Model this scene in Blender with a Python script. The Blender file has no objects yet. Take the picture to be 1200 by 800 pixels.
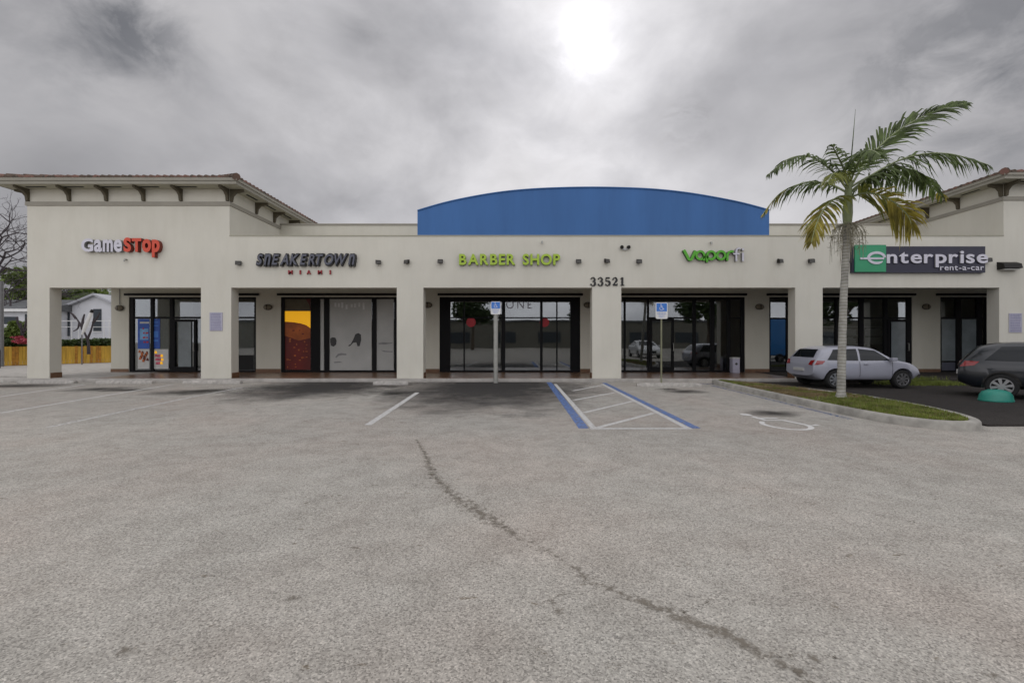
import bpy, bmesh, math, random
from mathutils import Vector, Matrix, noise as mnoise
R = math.radians
F, U0, V0, H = 533.33, 604.0, 398.0, 1.45        # focal length in photo pixels, vanishing point, eye height
D1, D2 = 15.8, 18.8                              # distances of the front wall and of the shop windows
def PX(u, D): return (u-U0)*D/F
def PZ(v, D): return H+(V0-v)*D/F
def P(u, v, D): return Vector((PX(u, D), D, PZ(v, D)))
def G(u, v, z=0.0):
    D = (H-z)*F/(v-V0); return Vector((PX(u, D), D, z))
scene = bpy.context.scene
col = scene.collection
random.seed(7)

# ------------------------------------------------------------------ materials
def mat(name):
    m = bpy.data.materials.new(name); m.use_nodes = True
    nt = m.node_tree; b = nt.nodes['Principled BSDF']
    return m, nt, b
def N(nt, t, **kw):
    n = nt.nodes.new(t)
    for k, v in kw.items():
        if k in n.inputs: n.inputs[k].default_value = v
        else: setattr(n, k, v)
    return n
def L(nt, a, b): nt.links.new(a, b)
def ramp(nt, fac, stops):
    r = N(nt, 'ShaderNodeValToRGB'); e = r.color_ramp.elements
    while len(e) < len(stops): e.new(0.5)
    for i, (p, c) in enumerate(stops):
        e[i].position = p; e[i].color = (c[0], c[1], c[2], 1) if len(c) == 3 else c
    L(nt, fac, r.inputs[0]); return r.outputs[0]
def rough_mat(name, c, rough=0.7, var=0.12, scale=3.0, bump=0.0, bscale=80, metal=0.0, coat=0.0, spec=0.5, streak=False):
    m, nt, b = mat(name)
    tc = N(nt, 'ShaderNodeNewGeometry')
    pos = tc.outputs['Position']
    if streak:
        mp = N(nt, 'ShaderNodeMapping'); mp.inputs['Scale'].default_value = (1, 1, .12); L(nt, pos, mp.inputs[0]); pv = mp.outputs[0]
    else: pv = pos
    n = N(nt, 'ShaderNodeTexNoise', Scale=scale, Detail=6.0, Roughness=0.6); L(nt, pv, n.inputs['Vector'])
    lo = [x*(1-var) for x in c]; hi = [min(1, x*(1+var)) for x in c]
    L(nt, ramp(nt, n.outputs[0], [(0.3, lo), (0.7, hi)]), b.inputs['Base Color'])
    b.inputs['Roughness'].default_value = rough; b.inputs['Metallic'].default_value = metal
    b.inputs['Coat Weight'].default_value = coat; b.inputs['Specular IOR Level'].default_value = spec
    if bump:
        n2 = N(nt, 'ShaderNodeTexNoise', Scale=bscale, Detail=3.0); L(nt, pos, n2.inputs['Vector'])
        bp = N(nt, 'ShaderNodeBump', Strength=bump, Distance=0.01); L(nt, n2.outputs[0], bp.inputs['Height']); L(nt, bp.outputs[0], b.inputs['Normal'])
    return m
M = {}
def stucco(name, c):
    m, nt, b = mat(name)
    g = N(nt, 'ShaderNodeNewGeometry'); pos = g.outputs['Position']
    n = N(nt, 'ShaderNodeTexNoise', Scale=0.35, Detail=5.0, Roughness=.6); L(nt, pos, n.inputs['Vector'])
    mp = N(nt, 'ShaderNodeMapping'); mp.inputs['Scale'].default_value = (1.6, 1.6, .3); L(nt, pos, mp.inputs[0])
    n3 = N(nt, 'ShaderNodeTexNoise', Scale=1.6, Detail=7.0, Roughness=.65); L(nt, mp.outputs[0], n3.inputs['Vector'])
    c1 = ramp(nt, n.outputs[0], [(.3, [x*.93 for x in c]), (.7, [x*1.05 for x in c])])
    c2 = ramp(nt, n3.outputs[0], [(.25, (.86, .85, .82)), (.55, (1, 1, 1))])
    mx = N(nt, 'ShaderNodeMixRGB', blend_type='MULTIPLY'); mx.inputs[0].default_value = .4
    L(nt, c1, mx.inputs[1]); L(nt, c2, mx.inputs[2]); L(nt, mx.outputs[0], b.inputs['Base Color'])
    b.inputs['Roughness'].default_value = .9; b.inputs['Specular IOR Level'].default_value = .25
    n2 = N(nt, 'ShaderNodeTexNoise', Scale=45.0, Detail=4.0); L(nt, pos, n2.inputs['Vector'])
    bp = N(nt, 'ShaderNodeBump', Strength=.25, Distance=.01); L(nt, n2.outputs[0], bp.inputs['Height']); L(nt, bp.outputs[0], b.inputs['Normal'])
    return m
M['stucco'] = stucco('stucco', (.665, .645, .565))
M['stucco2'] = stucco('parapet_stucco', (.62, .60, .515))
M['trim'] = rough_mat('eave_trim_paint', (.30, .285, .235), .7, .08, 2)
M['soffit'] = rough_mat('soffit_paint', (.40, .385, .30), .8, .06, 2)
M['mould'] = rough_mat('moulding_paint', (.34, .32, .27), .8, .08, 2)
M['bracket'] = rough_mat('bracket_brown', (.10, .085, .055), .8, .15, 5)
M['blue'] = rough_mat('blue_stucco', (.05, .145, .36), .8, .16, .8, .12, 50, streak=True)
M['blacktrim'] = rough_mat('black_anodised_frame', (.007, .007, .008), .5, .1, 4, spec=.15)
M['black'] = rough_mat('matt_black', (.008, .008, .008), .8, .1, 4)
M['wood'] = rough_mat('yellow_wood', (.58, .35, .045), .75, .3, 6, streak=True)
M['concrete'] = rough_mat('concrete', (.40, .38, .35), .9, .2, 3, .3, 60)
M['kerbm'] = rough_mat('kerb_concrete', (.36, .345, .31), .9, .3, 4, .4, 50)
M['stopm'] = rough_mat('wheel_stop_concrete', (.42, .40, .37), .9, .28, 9, .4, 60)
M['metal'] = rough_mat('galvanised_post', (.38, .38, .35), .5, .15, 6, metal=.4)
M['greenpost'] = rough_mat('grey_green_post', (.22, .22, .14), .6, .15, 6)
M['white'] = rough_mat('white_paint', (.75, .75, .74), .5, .04, 4)
M['offwhite'] = rough_mat('offwhite', (.55, .55, .53), .6, .08, 4)
M['grey'] = rough_mat('grey_metal', (.16, .16, .16), .5, .1, 6)
M['bronze'] = rough_mat('dark_bronze', (.022, .02, .018), .5, .1, 6, spec=.2)
M['dimlens'] = rough_mat('dusty_lens', (.06, .057, .05), .5, .2, 20)
M['lens'] = rough_mat('frosted_lens', (.55, .54, .50), .35, .05, 6)
M['basebrown'] = rough_mat('brown_tile_base', (.16, .085, .045), .5, .2, 8)
M['signblue'] = rough_mat('sign_blue', (.05, .2, .62), .5, .04, 6)
M['signnavy'] = rough_mat('sign_face_navy', (.022, .022, .045), .45, .06, 5)
M['signgreen'] = rough_mat('sign_face_green', (.03, .30, .14), .45, .06, 5)
M['signwhite'] = rough_mat('sign_face_white', (.62, .61, .68), .4, .04, 5)
M['red_face'] = rough_mat('red_letter_face', (.62, .06, .02), .35, .06, 5)
M['red_side'] = rough_mat('red_letter_side', (.16, .02, .01), .5, .06, 5)
M['white_side'] = rough_mat('white_letter_side', (.22, .22, .22), .5, .06, 5)
M['navy_face'] = rough_mat('slate_letter_face', (.085, .09, .12), .35, .08, 5)
M['lime_face'] = rough_mat('lime_letter_face', (.36, .52, .03), .35, .05, 5)
M['lime_side'] = rough_mat('lime_letter_side', (.06, .10, .01), .5, .06, 5)
M['green_face'] = rough_mat('green_letter_face', (.10, .42, .03), .35, .05, 5)
M['green_side'] = rough_mat('green_letter_side', (.02, .08, .01), .5, .06, 5)
M['letterblack'] = rough_mat('letter_black', (.01, .01, .01), .4, .06, 5)
M['miami'] = rough_mat('miami_red', (.35, .02, .03), .5, .06, 5)
M['plaque'] = rough_mat('plaque_lilac', (.42, .41, .50), .6, .06, 5)
M['plaque_ink'] = rough_mat('plaque_ink', (.22, .22, .34), .7, .06, 5)
M['film'] = rough_mat('white_window_film', (.42, .42, .40), .55, .1, 1.2)
M['bluefilm'] = rough_mat('pale_blue_film', (.20, .23, .24), .2, .2, 1.5)
M['inkgrey'] = rough_mat('film_print_dark', (.04, .04, .04), .6, .1, 5)
M['inklight'] = rough_mat('film_print_light', (.6, .6, .6), .6, .1, 5)
M['inkmid'] = rough_mat('film_print_mid', (.22, .22, .22), .6, .1, 5)
M['darkred'] = rough_mat('poster_dark_red', (.11, .008, .005), .5, .5, 1.2)
M['yellow'] = rough_mat('poster_yellow_glow', (.95, .50, .01), .5, .06, 1.5)
bl = M['yellow'].node_tree.nodes['Principled BSDF']; bl.inputs['Emission Color'].default_value = (1, .47, .01, 1); bl.inputs['Emission Strength'].default_value = .45  # glow added to the printed yellow, which is no lamp
M['orange'] = rough_mat('poster_orange', (.42, .10, .015), .5, .4, 2)
M['pink'] = rough_mat('poster_pink', (.55, .10, .16), .5, .3, 8)
M['lightblue'] = rough_mat('poster_light_blue', (.16, .36, .62), .5, .2, 6)
M['posterblue'] = rough_mat('poster_blue', (.02, .09, .42), .5, .2, 5)
M['stickerred'] = rough_mat('sticker_red', (.42, .01, .02), .5, .15, 5)
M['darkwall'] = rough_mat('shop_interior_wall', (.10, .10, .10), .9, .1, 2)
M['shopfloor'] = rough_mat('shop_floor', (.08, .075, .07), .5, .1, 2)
M['cabinet'] = rough_mat('cabinet_white', (.5, .5, .48), .6, .05, 4)
M['teal'] = rough_mat('teal_plastic', (.02, .24, .18), .4, .08, 5)
M['rubber'] = rough_mat('tyre_rubber', (.018, .018, .018), .9, .1, 8)
M['rim'] = rough_mat('wheel_silver', (.42, .42, .43), .3, .05, 8, metal=.8)
M['redlamp'] = rough_mat('red_lamp', (.28, .008, .01), .2, .05, 8, coat=1)
M['clearlamp'] = rough_mat('clear_lamp', (.55, .56, .58), .12, .05, 8, coat=1)
M['autoglass'] = rough_mat('car_glass', (.008, .011, .014), .06, .05, 8, spec=.35)
def paint(name, c): 
    m = rough_mat(name, c, .32, .03, 2, coat=.8); return m
M['silver'] = paint('silver_paint', (.36, .37, .43)); M['darkpaint'] = paint('dark_blue_black_paint', (.006, .009, .014))
M['whitepaint'] = paint('white_car_paint', (.62, .63, .64)); M['redpaint'] = paint('red_car_paint', (.26, .01, .02)); M['bluepaint'] = paint('blue_truck_paint', (.03, .2, .55))
M['tree_bark'] = rough_mat('bark', (.11, .085, .065), .95, .3, 8, .5, 40)
M['bare_bark'] = rough_mat('bare_branch_bark', (.06, .05, .055), .95, .3, 8)
M['hedge'] = rough_mat('hedge_soil', (.05, .04, .025), .95, .3, 8)
M['roofdark'] = rough_mat('dark_shingle', (.12, .125, .13), .9, .2, 6)
M['housewall'] = rough_mat('white_siding', (.62, .63, .66), .8, .06, 2)
M['shutter'] = rough_mat('dark_shutter', (.035, .045, .055), .7, .1, 4)
M['seedtwig'] = rough_mat('seed_twig', (.30, .28, .21), .9, .3, 20)

def leafmat(name, c, var=.45, scale=1.5, trans=.25):
    m, nt, b = mat(name)
    g = N(nt, 'ShaderNodeNewGeometry')
    n = N(nt, 'ShaderNodeTexNoise', Scale=scale, Detail=4.0); L(nt, g.outputs['Position'], n.inputs['Vector'])
    lo = [x*(1-var) for x in c]; hi = [x*(1+var) for x in c]
    cc = ramp(nt, n.outputs[0], [(.35, lo), (.65, hi)])
    L(nt, cc, b.inputs['Base Color']); b.inputs['Roughness'].default_value = .55
    tr = N(nt, 'ShaderNodeBsdfTranslucent'); L(nt, cc, tr.inputs['Color'])
    mx = N(nt, 'ShaderNodeMixShader'); mx.inputs[0].default_value = trans
    L(nt, b.outputs[0], mx.inputs[1]); L(nt, tr.outputs[0], mx.inputs[2]); L(nt, mx.outputs[0], nt.nodes['Material Output'].inputs[0])
    return m
M['leaf'] = leafmat('tree_leaf', (.12, .17, .03)); M['leafdark'] = leafmat('dark_leaf', (.045, .075, .02))
M['hedgeleaf'] = leafmat('hedge_leaf', (.055, .09, .02), .5, 4)
M['palmgreen'] = leafmat('palm_leaf_green', (.10, .14, .042), .45, 5, .4)
M['palmmid'] = leafmat('palm_leaf_olive', (.20, .22, .045), .35, 5, .4)
M['palmyellow'] = leafmat('palm_leaf_yellow', (.33, .28, .05), .45, 4, .4)
M['grassblade'] = leafmat('grass_blade', (.19, .23, .045), .35, 3, .3)
M['grassdry'] = leafmat('dry_grass', (.26, .20, .10), .35, 3, .3)
M['pinkflower'] = leafmat('pink_flower', (.5, .08, .12), .3, 3, .2)

def palm_bark():
    m, nt, b = mat('palm_trunk_bark')
    g = N(nt, 'ShaderNodeNewGeometry')
    sx = N(nt, 'ShaderNodeSeparateXYZ'); L(nt, g.outputs['Position'], sx.inputs[0])
    n = N(nt, 'ShaderNodeTexNoise', Scale=6.0, Detail=5.0); L(nt, g.outputs['Position'], n.inputs['Vector'])
    a = N(nt, 'ShaderNodeMath', operation='MULTIPLY'); a.inputs[1].default_value = 85; L(nt, sx.outputs['Z'], a.inputs[0])
    a2 = N(nt, 'ShaderNodeMath', operation='MULTIPLY_ADD'); a2.inputs[1].default_value = 5; L(nt, n.outputs[0], a2.inputs[0]); L(nt, a.outputs[0], a2.inputs[2])
    s = N(nt, 'ShaderNodeMath', operation='SINE'); L(nt, a2.outputs[0], s.inputs[0])
    c1 = ramp(nt, s.outputs[0], [(0, (.33, .32, .28)), (.75, (.46, .45, .41))])
    c2 = ramp(nt, n.outputs[0], [(.35, (.7, .7, .7)), (.6, (1, 1, 1))])
    mx = N(nt, 'ShaderNodeMixRGB', blend_type='MULTIPLY'); mx.inputs[0].default_value = 1
    L(nt, c1, mx.inputs[1]); L(nt, c2, mx.inputs[2]); L(nt, mx.outputs[0], b.inputs['Base Color']); b.inputs['Roughness'].default_value = .9
    return m
M['palmbark'] = palm_bark()
M['crownshaft'] = rough_mat('palm_crownshaft', (.24, .28, .14), .5, .25, 6, streak=True)

def asphalt(name, c, contrast=.25, pits=True):
    m, nt, b = mat(name)
    g = N(nt, 'ShaderNodeNewGeometry'); pos = g.outputs['Position']
    big = N(nt, 'ShaderNodeTexNoise', Scale=.25, Detail=6.0, Roughness=.6); L(nt, pos, big.inputs['Vector'])
    c1 = ramp(nt, big.outputs[0], [(.3, [x*.90 for x in c]), (.7, [x*1.07 for x in c])])
    mid = N(nt, 'ShaderNodeTexNoise', Scale=2.6, Detail=8.0, Roughness=.7); L(nt, pos, mid.inputs['Vector'])
    c2 = ramp(nt, mid.outputs[0], [(.3, (.80, .79, .78)), (.6, (1.05, 1.05, 1.05))])
    agg = N(nt, 'ShaderNodeTexVoronoi', Scale=120.0); L(nt, pos, agg.inputs['Vector'])
    sc = N(nt, 'ShaderNodeSeparateColor'); L(nt, agg.outputs['Color'], sc.inputs[0])
    c3 = ramp(nt, sc.outputs[0], [(.0, (1-contrast*1.6,)*3), (.35, (1-contrast*.3,)*3), (.8, (1+contrast*.4,)*3), (1, (1+contrast*1.5,)*3)])
    fine = N(nt, 'ShaderNodeTexNoise', Scale=60.0, Detail=3.0, Roughness=.7); L(nt, pos, fine.inputs['Vector'])
    c5 = ramp(nt, fine.outputs[0], [(.3, (.86, .86, .86)), (.7, (1.10, 1.10, 1.10))])
    m1 = N(nt, 'ShaderNodeMixRGB', blend_type='MULTIPLY'); m1.inputs[0].default_value = 1
    m2 = N(nt, 'ShaderNodeMixRGB', blend_type='MULTIPLY'); m2.inputs[0].default_value = 1
    m4 = N(nt, 'ShaderNodeMixRGB', blend_type='MULTIPLY'); m4.inputs[0].default_value = 1
    L(nt, c1, m1.inputs[1]); L(nt, c2, m1.inputs[2]); L(nt, m1.outputs[0], m2.inputs[1]); L(nt, c3, m2.inputs[2])
    L(nt, m2.outputs[0], m4.inputs[1]); L(nt, c5, m4.inputs[2])
    out = m4.outputs[0]
    if pits:
        mp = N(nt, 'ShaderNodeMapping'); mp.inputs['Scale'].default_value = (.8, 1.3, 1); mp.inputs['Rotation'].default_value = (0, 0, .5); L(nt, pos, mp.inputs[0])
        pn = N(nt, 'ShaderNodeTexNoise', Scale=7.0, Detail=5.0, Roughness=.7); L(nt, mp.outputs[0], pn.inputs['Vector'])
        pc = ramp(nt, pn.outputs[0], [(.635, (1, 1, 1)), (.70, (.50, .46, .40))])
        m3 = N(nt, 'ShaderNodeMixRGB', blend_type='MULTIPLY'); m3.inputs[0].default_value = 1
        L(nt, out, m3.inputs[1]); L(nt, pc, m3.inputs[2]); out = m3.outputs[0]
        # faint reddish and bluish worn areas
        rn = N(nt, 'ShaderNodeTexNoise', Scale=.5, Detail=3.0); mp2 = N(nt, 'ShaderNodeMapping'); mp2.inputs['Location'].default_value = (7, 3, 0); L(nt, pos, mp2.inputs[0]); L(nt, mp2.outputs[0], rn.inputs['Vector'])
        rc = ramp(nt, rn.outputs[0], [(.35, (.985, 1, 1.005)), (.5, (1, 1, 1)), (.68, (1.02, .985, .975))])
        m5 = N(nt, 'ShaderNodeMixRGB', blend_type='MULTIPLY'); m5.inputs[0].default_value = 1
        L(nt, out, m5.inputs[1]); L(nt, rc, m5.inputs[2]); out = m5.outputs[0]
    L(nt, out, b.inputs['Base Color'])
    b.inputs['Roughness'].default_value = .93; b.inputs['Specular IOR Level'].default_value = .2
    bp = N(nt, 'ShaderNodeBump', Strength=.6, Distance=.006); L(nt, agg.outputs['Distance'], bp.inputs['Height'])
    bp2 = N(nt, 'ShaderNodeBump', Strength=.5, Distance=.03); L(nt, mid.outputs[0], bp2.inputs['Height']); L(nt, bp.outputs[0], bp2.inputs['Normal'])
    L(nt, bp2.outputs[0], b.inputs['Normal'])
    return m
M['asphalt'] = asphalt('worn_pale_asphalt', (.45, .423, .38), .28)
M['darkasphalt'] = asphalt('dark_new_asphalt', (.045, .04, .037), .4, False)

def overlay(name, c, lo=.42, hi=.55, scale=14.0, uvfall=False, maxa=1.0, rough=.8, blotch=None):
    """worn paint, stain or painted shading: opaque where noise is high, bare ground elsewhere"""
    m, nt, b = mat(name)
    g = N(nt, 'ShaderNodeNewGeometry')
    n = N(nt, 'ShaderNodeTexNoise', Scale=scale, Detail=6.0, Roughness=.7); L(nt, g.outputs['Position'], n.inputs['Vector'])
    fac = n.outputs[0]
    if uvfall:
        at = N(nt, 'ShaderNodeAttribute', attribute_name='fall')
        ma = N(nt, 'ShaderNodeMath', operation='MULTIPLY_ADD'); ma.inputs[1].default_value = 1.0; ma.inputs[2].default_value = -.5
        L(nt, at.outputs['Fac'], ma.inputs[0])
        ad = N(nt, 'ShaderNodeMath', operation='ADD'); L(nt, fac, ad.inputs[0]); L(nt, ma.outputs[0], ad.inputs[1]); fac = ad.outputs[0]
    a = ramp(nt, fac, [(lo, (0, 0, 0)), (hi, (maxa,)*3)])
    b.inputs['Base Color'].default_value = (*c, 1); b.inputs['Roughness'].default_value = rough; b.inputs['Specular IOR Level'].default_value = .2
    L(nt, a, b.inputs['Alpha'])
    return m
M['paintwhite'] = overlay('worn_white_line_paint', (.62, .61, .59), .30, .46, 18)
M['paintsym'] = overlay('symbol_paint', (.7, .69, .67), .22, .40, 18)
M['paintold'] = overlay('faded_white_line_paint', (.6, .59, .57), .34, .52, 16)
M['paintblue'] = overlay('worn_blue_line_paint', (.15, .24, .50), .34, .54, 14, maxa=.9)
M['paintbluefaint'] = overlay('faded_blue_line_paint', (.10, .17, .36), .42, .62, 12, maxa=.8)
M['crackstain'] = overlay('crack_dirt', (.21, .185, .15), .45, .64, 16, True, .75)
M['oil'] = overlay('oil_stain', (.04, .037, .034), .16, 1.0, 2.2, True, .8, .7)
M['shadesmear'] = overlay('painted_dark_shading', (.055, .052, .05), .10, .80, .9, True, .90, .8)  # soft dark shading painted over the asphalt before the middle bays

def glass():
    m, nt, b = mat('shop_glass')
    for n in list(nt.nodes):
        if n != nt.nodes['Material Output'] and n.type != 'OUTPUT_MATERIAL': nt.nodes.remove(n)
    t = N(nt, 'ShaderNodeBsdfTransparent'); t.inputs[0].default_value = (.72, .74, .74, 1)
    g = N(nt, 'ShaderNodeBsdfGlossy'); g.inputs['Roughness'].default_value = .015; g.inputs['Color'].default_value = (.9, .93, .95, 1)
    fr = N(nt, 'ShaderNodeFresnel'); fr.inputs[0].default_value = 1.5
    ma = N(nt, 'ShaderNodeMath', operation='MULTIPLY_ADD'); ma.inputs[1].default_value = 1.2; ma.inputs[2].default_value = .11; L(nt, fr.outputs[0], ma.inputs[0])
    mx = N(nt, 'ShaderNodeMixShader'); L(nt, ma.outputs[0], mx.inputs[0]); L(nt, t.outputs[0], mx.inputs[1]); L(nt, g.outputs[0], mx.inputs[2])
    n = N(nt, 'ShaderNodeTexNoise', Scale=.7, Detail=2.0); ge = N(nt, 'ShaderNodeNewGeometry'); L(nt, ge.outputs['Position'], n.inputs['Vector'])
    bp = N(nt, 'ShaderNodeBump', Strength=.04, Distance=.05); L(nt, n.outputs[0], bp.inputs['Height']); L(nt, bp.outputs[0], g.inputs['Normal'])
    L(nt, mx.outputs[0], nt.nodes['Material Output'].inputs[0])
    return m
M['glass'] = glass()

def tilefloor():
    m, nt, b = mat('brown_walk_tile')
    g = N(nt, 'ShaderNodeNewGeometry')
    br = N(nt, 'ShaderNodeTexBrick', Scale=1.0); br.offset = 0; br.inputs['Brick Width'].default_value = .4; br.inputs['Row Height'].default_value = .4
    br.inputs['Mortar Size'].default_value = .006
    br.inputs['Color1'].default_value = (.17, .095, .055, 1); br.inputs['Color2'].default_value = (.23, .135, .08, 1); br.inputs['Mortar'].default_value = (.14, .11, .09, 1)
    L(nt, g.outputs['Position'], br.inputs['Vector']); L(nt, br.outputs[0], b.inputs['Base Color'])
    b.inputs['Roughness'].default_value = .28
    return m
M['tilefloor'] = tilefloor()
def rooftile():
    m, nt, b = mat('clay_roof_tile')
    g = N(nt, 'ShaderNodeNewGeometry')
    v = N(nt, 'ShaderNodeTexVoronoi', Scale=4.5); L(nt, g.outputs['Position'], v.inputs['Vector'])
    sc = N(nt, 'ShaderNodeSeparateColor'); L(nt, v.outputs['Color'], sc.inputs[0])
    L(nt, ramp(nt, sc.outputs[0], [(0, (.07, .055, .04)), (.5, (.13, .088, .065)), (1, (.21, .11, .085))]), b.inputs['Base Color'])
    b.inputs['Roughness'].default_value = .85
    return m
M['rooftile'] = rooftile()

# ------------------------------------------------------------------ mesh helpers
ORI = {}
class MB:
    def __init__(s): s.v = []; s.f = []; s.mi = []; s.attr = None
    def face(s, idx, m=0): s.f.append(tuple(idx)); s.mi.append(m)
    def add(s, vs, fs, m=0):
        o = len(s.v); s.v += [Vector(p) for p in vs]
        for f in fs: s.face([i+o for i in f], m)
    def box(s, x0, x1, y0, y1, z0, z1, m=0):
        if x0 > x1: x0, x1 = x1, x0
        if y0 > y1: y0, y1 = y1, y0
        if z0 > z1: z0, z1 = z1, z0
        s.add([(x0, y0, z0), (x1, y0, z0), (x1, y1, z0), (x0, y1, z0), (x0, y0, z1), (x1, y0, z1), (x1, y1, z1), (x0, y1, z1)],
              [(0, 3, 2, 1), (4, 5, 6, 7), (0, 1, 5, 4), (1, 2, 6, 5), (2, 3, 7, 6), (3, 0, 4, 7)], m)
        return s
    def prism_y(s, pts, y0, y1, m=0, ms=None):
        """outline (x, z) counter-clockwise seen from the front, extruded in depth"""
        n = len(pts); ms = m if ms is None else ms; o = len(s.v)
        s.v += [Vector((x, y0, z)) for x, z in pts]+[Vector((x, y1, z)) for x, z in pts]
        s.face([o+i for i in range(n)], m); s.face([o+n+i for i in reversed(range(n))], m)
        for i in range(n):
            j = (i+1) % n; s.face((o+i, o+n+i, o+n+j, o+j), ms)
        return s
    def prism_z(s, pts, z0, z1, m=0):
        n = len(pts); o = len(s.v)
        s.v += [Vector((x, y, z0)) for x, y in pts]+[Vector((x, y, z1)) for x, y in pts]
        s.face([o+i for i in reversed(range(n))], m); s.face([o+n+i for i in range(n)], m)
        for i in range(n):
            j = (i+1) % n; s.face((o+i, o+j, o+n+j, o+n+i), m)
        return s
    def tube(s, pts, radii, seg=8, m=0, cap=True):
        pts = [Vector(p) for p in pts]; n = len(pts)
        if not hasattr(radii, '__len__'): radii = [radii]*n
        ref = None; o = len(s.v)
        for i, p in enumerate(pts):
            t = (pts[min(i+1, n-1)]-pts[max(i-1, 0)]).normalized()
            if ref is None:
                ref = Vector((0, 0, 1)) if abs(t.z) < .9 else Vector((1, 0, 0))
            a = (ref-t*ref.dot(t)).normalized(); b = t.cross(a); ref = a
            for k in range(seg):
                an = 2*math.pi*k/seg
                s.v.append(p+(a*math.cos(an)+b*math.sin(an))*radii[i])
        for i in range(n-1):
            for k in range(seg):
                k2 = (k+1) % seg
                s.face((o+i*seg+k, o+i*seg+k2, o+(i+1)*seg+k2, o+(i+1)*seg+k), m)
        if cap:
            s.face([o+k for k in reversed(range(seg))], m); s.face([o+(n-1)*seg+k for k in range(seg)], m)
        return s
    def cyl(s, c, axis, r, h, seg=20, m=0, r2=None):
        c = Vector(c); a = Vector(axis).normalized()
        s.tube([c-a*h/2, c+a*h/2], [r, r if r2 is None else r2], seg, m); return s
    def build(s, name, m, parent=None, smooth=False, bevel=0, angle=35):
        me = bpy.data.meshes.new(name)
        if parent is not None: o = ORI[parent.name]
        else:
            xs = [p.x for p in s.v]; ys = [p.y for p in s.v]; zs = [p.z for p in s.v]
            o = Vector(((min(xs)+max(xs))/2, (min(ys)+max(ys))/2, min(zs)))
        me.from_pydata([tuple(p-o) for p in s.v], [], s.f)
        for mm in (m if isinstance(m, (list, tuple)) else [m]): me.materials.append(M[mm] if isinstance(mm, str) else mm)
        me.polygons.foreach_set('material_index', s.mi)
        if s.attr:
            at = me.attributes.new('fall', 'FLOAT', 'POINT'); at.data.foreach_set('value', s.attr)
        me.update()
        if bevel:
            bm = bmesh.new(); bm.from_mesh(me)
            bmesh.ops.remove_doubles(bm, verts=bm.verts, dist=.0004)
            bm.normal_update()
            es = [e for e in bm.edges if len(e.link_faces) == 2 and e.calc_face_angle(0) > .7]
            bmesh.ops.bevel(bm, geom=es, offset=bevel, segments=2, affect='EDGES', profile=.6, clamp_overlap=True)
            bm.to_mesh(me); bm.free()
        if smooth or bevel:
            me.polygons.foreach_set('use_smooth', [True]*len(me.polygons)); me.set_sharp_from_angle(angle=R(angle))
        ob = bpy.data.objects.new(name, me); col.objects.link(ob)
        ob.parent = parent
        if parent is None: ob.location = o
        ORI[ob.name] = o
        return ob
def tag(o, label=None, cat=None, group=None, kind=None):
    if label: o['label'] = label
    if cat: o['category'] = cat
    if group: o['group'] = group
    if kind: o['kind'] = kind
    return o
def thing(name, loc, label, cat, group=None):
    o = bpy.data.objects.new(name, None); o.empty_display_size = .2; col.objects.link(o); o.location = loc; ORI[o.name] = Vector(loc)
    return tag(o, label, cat, group)
def kids(o): return [c for c in list(bpy.data.objects) if c.parent == o]
def copy_tree(o, parent=None):
    c = o.copy(); col.objects.link(c)
    if parent is not None: c.parent = parent
    for k in kids(o): copy_tree(k, c)
    return c

# text -------------------------------------------------------------
def glyph(ch, offset=0.0, shear=0.0, extrude=.05):
    cu = bpy.data.curves.new('glyph', 'FONT'); cu.body = ch; cu.size = 1; cu.offset = offset; cu.shear = shear; cu.extrude = extrude; cu.resolution_u = 5
    ob = bpy.data.objects.new('glyph', cu); col.objects.link(ob)
    bpy.context.view_layer.update()
    dg = bpy.context.evaluated_depsgraph_get(); ev = ob.evaluated_get(dg); me = ev.to_mesh()
    vs = [v.co.copy() for v in me.vertices]; fs = [tuple(p.vertices) for p in me.polygons]
    ev.to_mesh_clear(); bpy.data.objects.remove(ob); bpy.data.curves.remove(cu)
    return vs, fs
def letters(text, x0, x1, z0, h, y, depth, mats, parent, offset=0.01, shear=0, gap=.12, space=.4, caps=None, name='letter', joined=False, xsc=None):
    """text standing on baseline z0, h = height of a capital, filling x0..x1, front face at y"""
    k = .729                                             # cap height of the built-in font at size 1
    items = []; cx = 0
    for i, ch in enumerate(text):
        wide = 1.0
        if ch == ' ': cx += space; continue
        vs, fs = glyph(ch, offset, shear, .05)
        mnx = min(v.x for v in vs); mxx = max(v.x for v in vs); sc = 1.0
        if caps and i in caps:
            rel, wide = caps[i]; sc = rel*k/max(v.y for v in vs)
        items.append((vs, fs, cx-mnx*wide, sc, wide)); cx += (mxx-mnx)*wide+gap
    W = cx-gap; s = (x1-x0)/W; hz = h/k
    big = MB(); out = []
    for vs, fs, ox, sc, sx in items:
        mb = big if joined else MB()
        pts = [(x0+(ox+v.x*sx)*s, y+depth/2-(v.z/.05)*depth/2, z0+v.y*sc*hz) for v in vs]
        o = len(mb.v); mb.v += [Vector(p) for p in pts]
        for f in fs:
            a, b, c = (Vector(pts[f[0]]), Vector(pts[f[1]]), Vector(pts[f[2]]))
            nn = (b-a).cross(c-a)
            front = all(abs(pts[i][1]-y) < 1e-5 for i in f)
            mb.face([i+o for i in f], 0 if front else 1)
        if not joined: out.append(mb.build(name, mats, parent))
    if joined: out.append(big.build(name, mats, parent))
    return out
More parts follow.
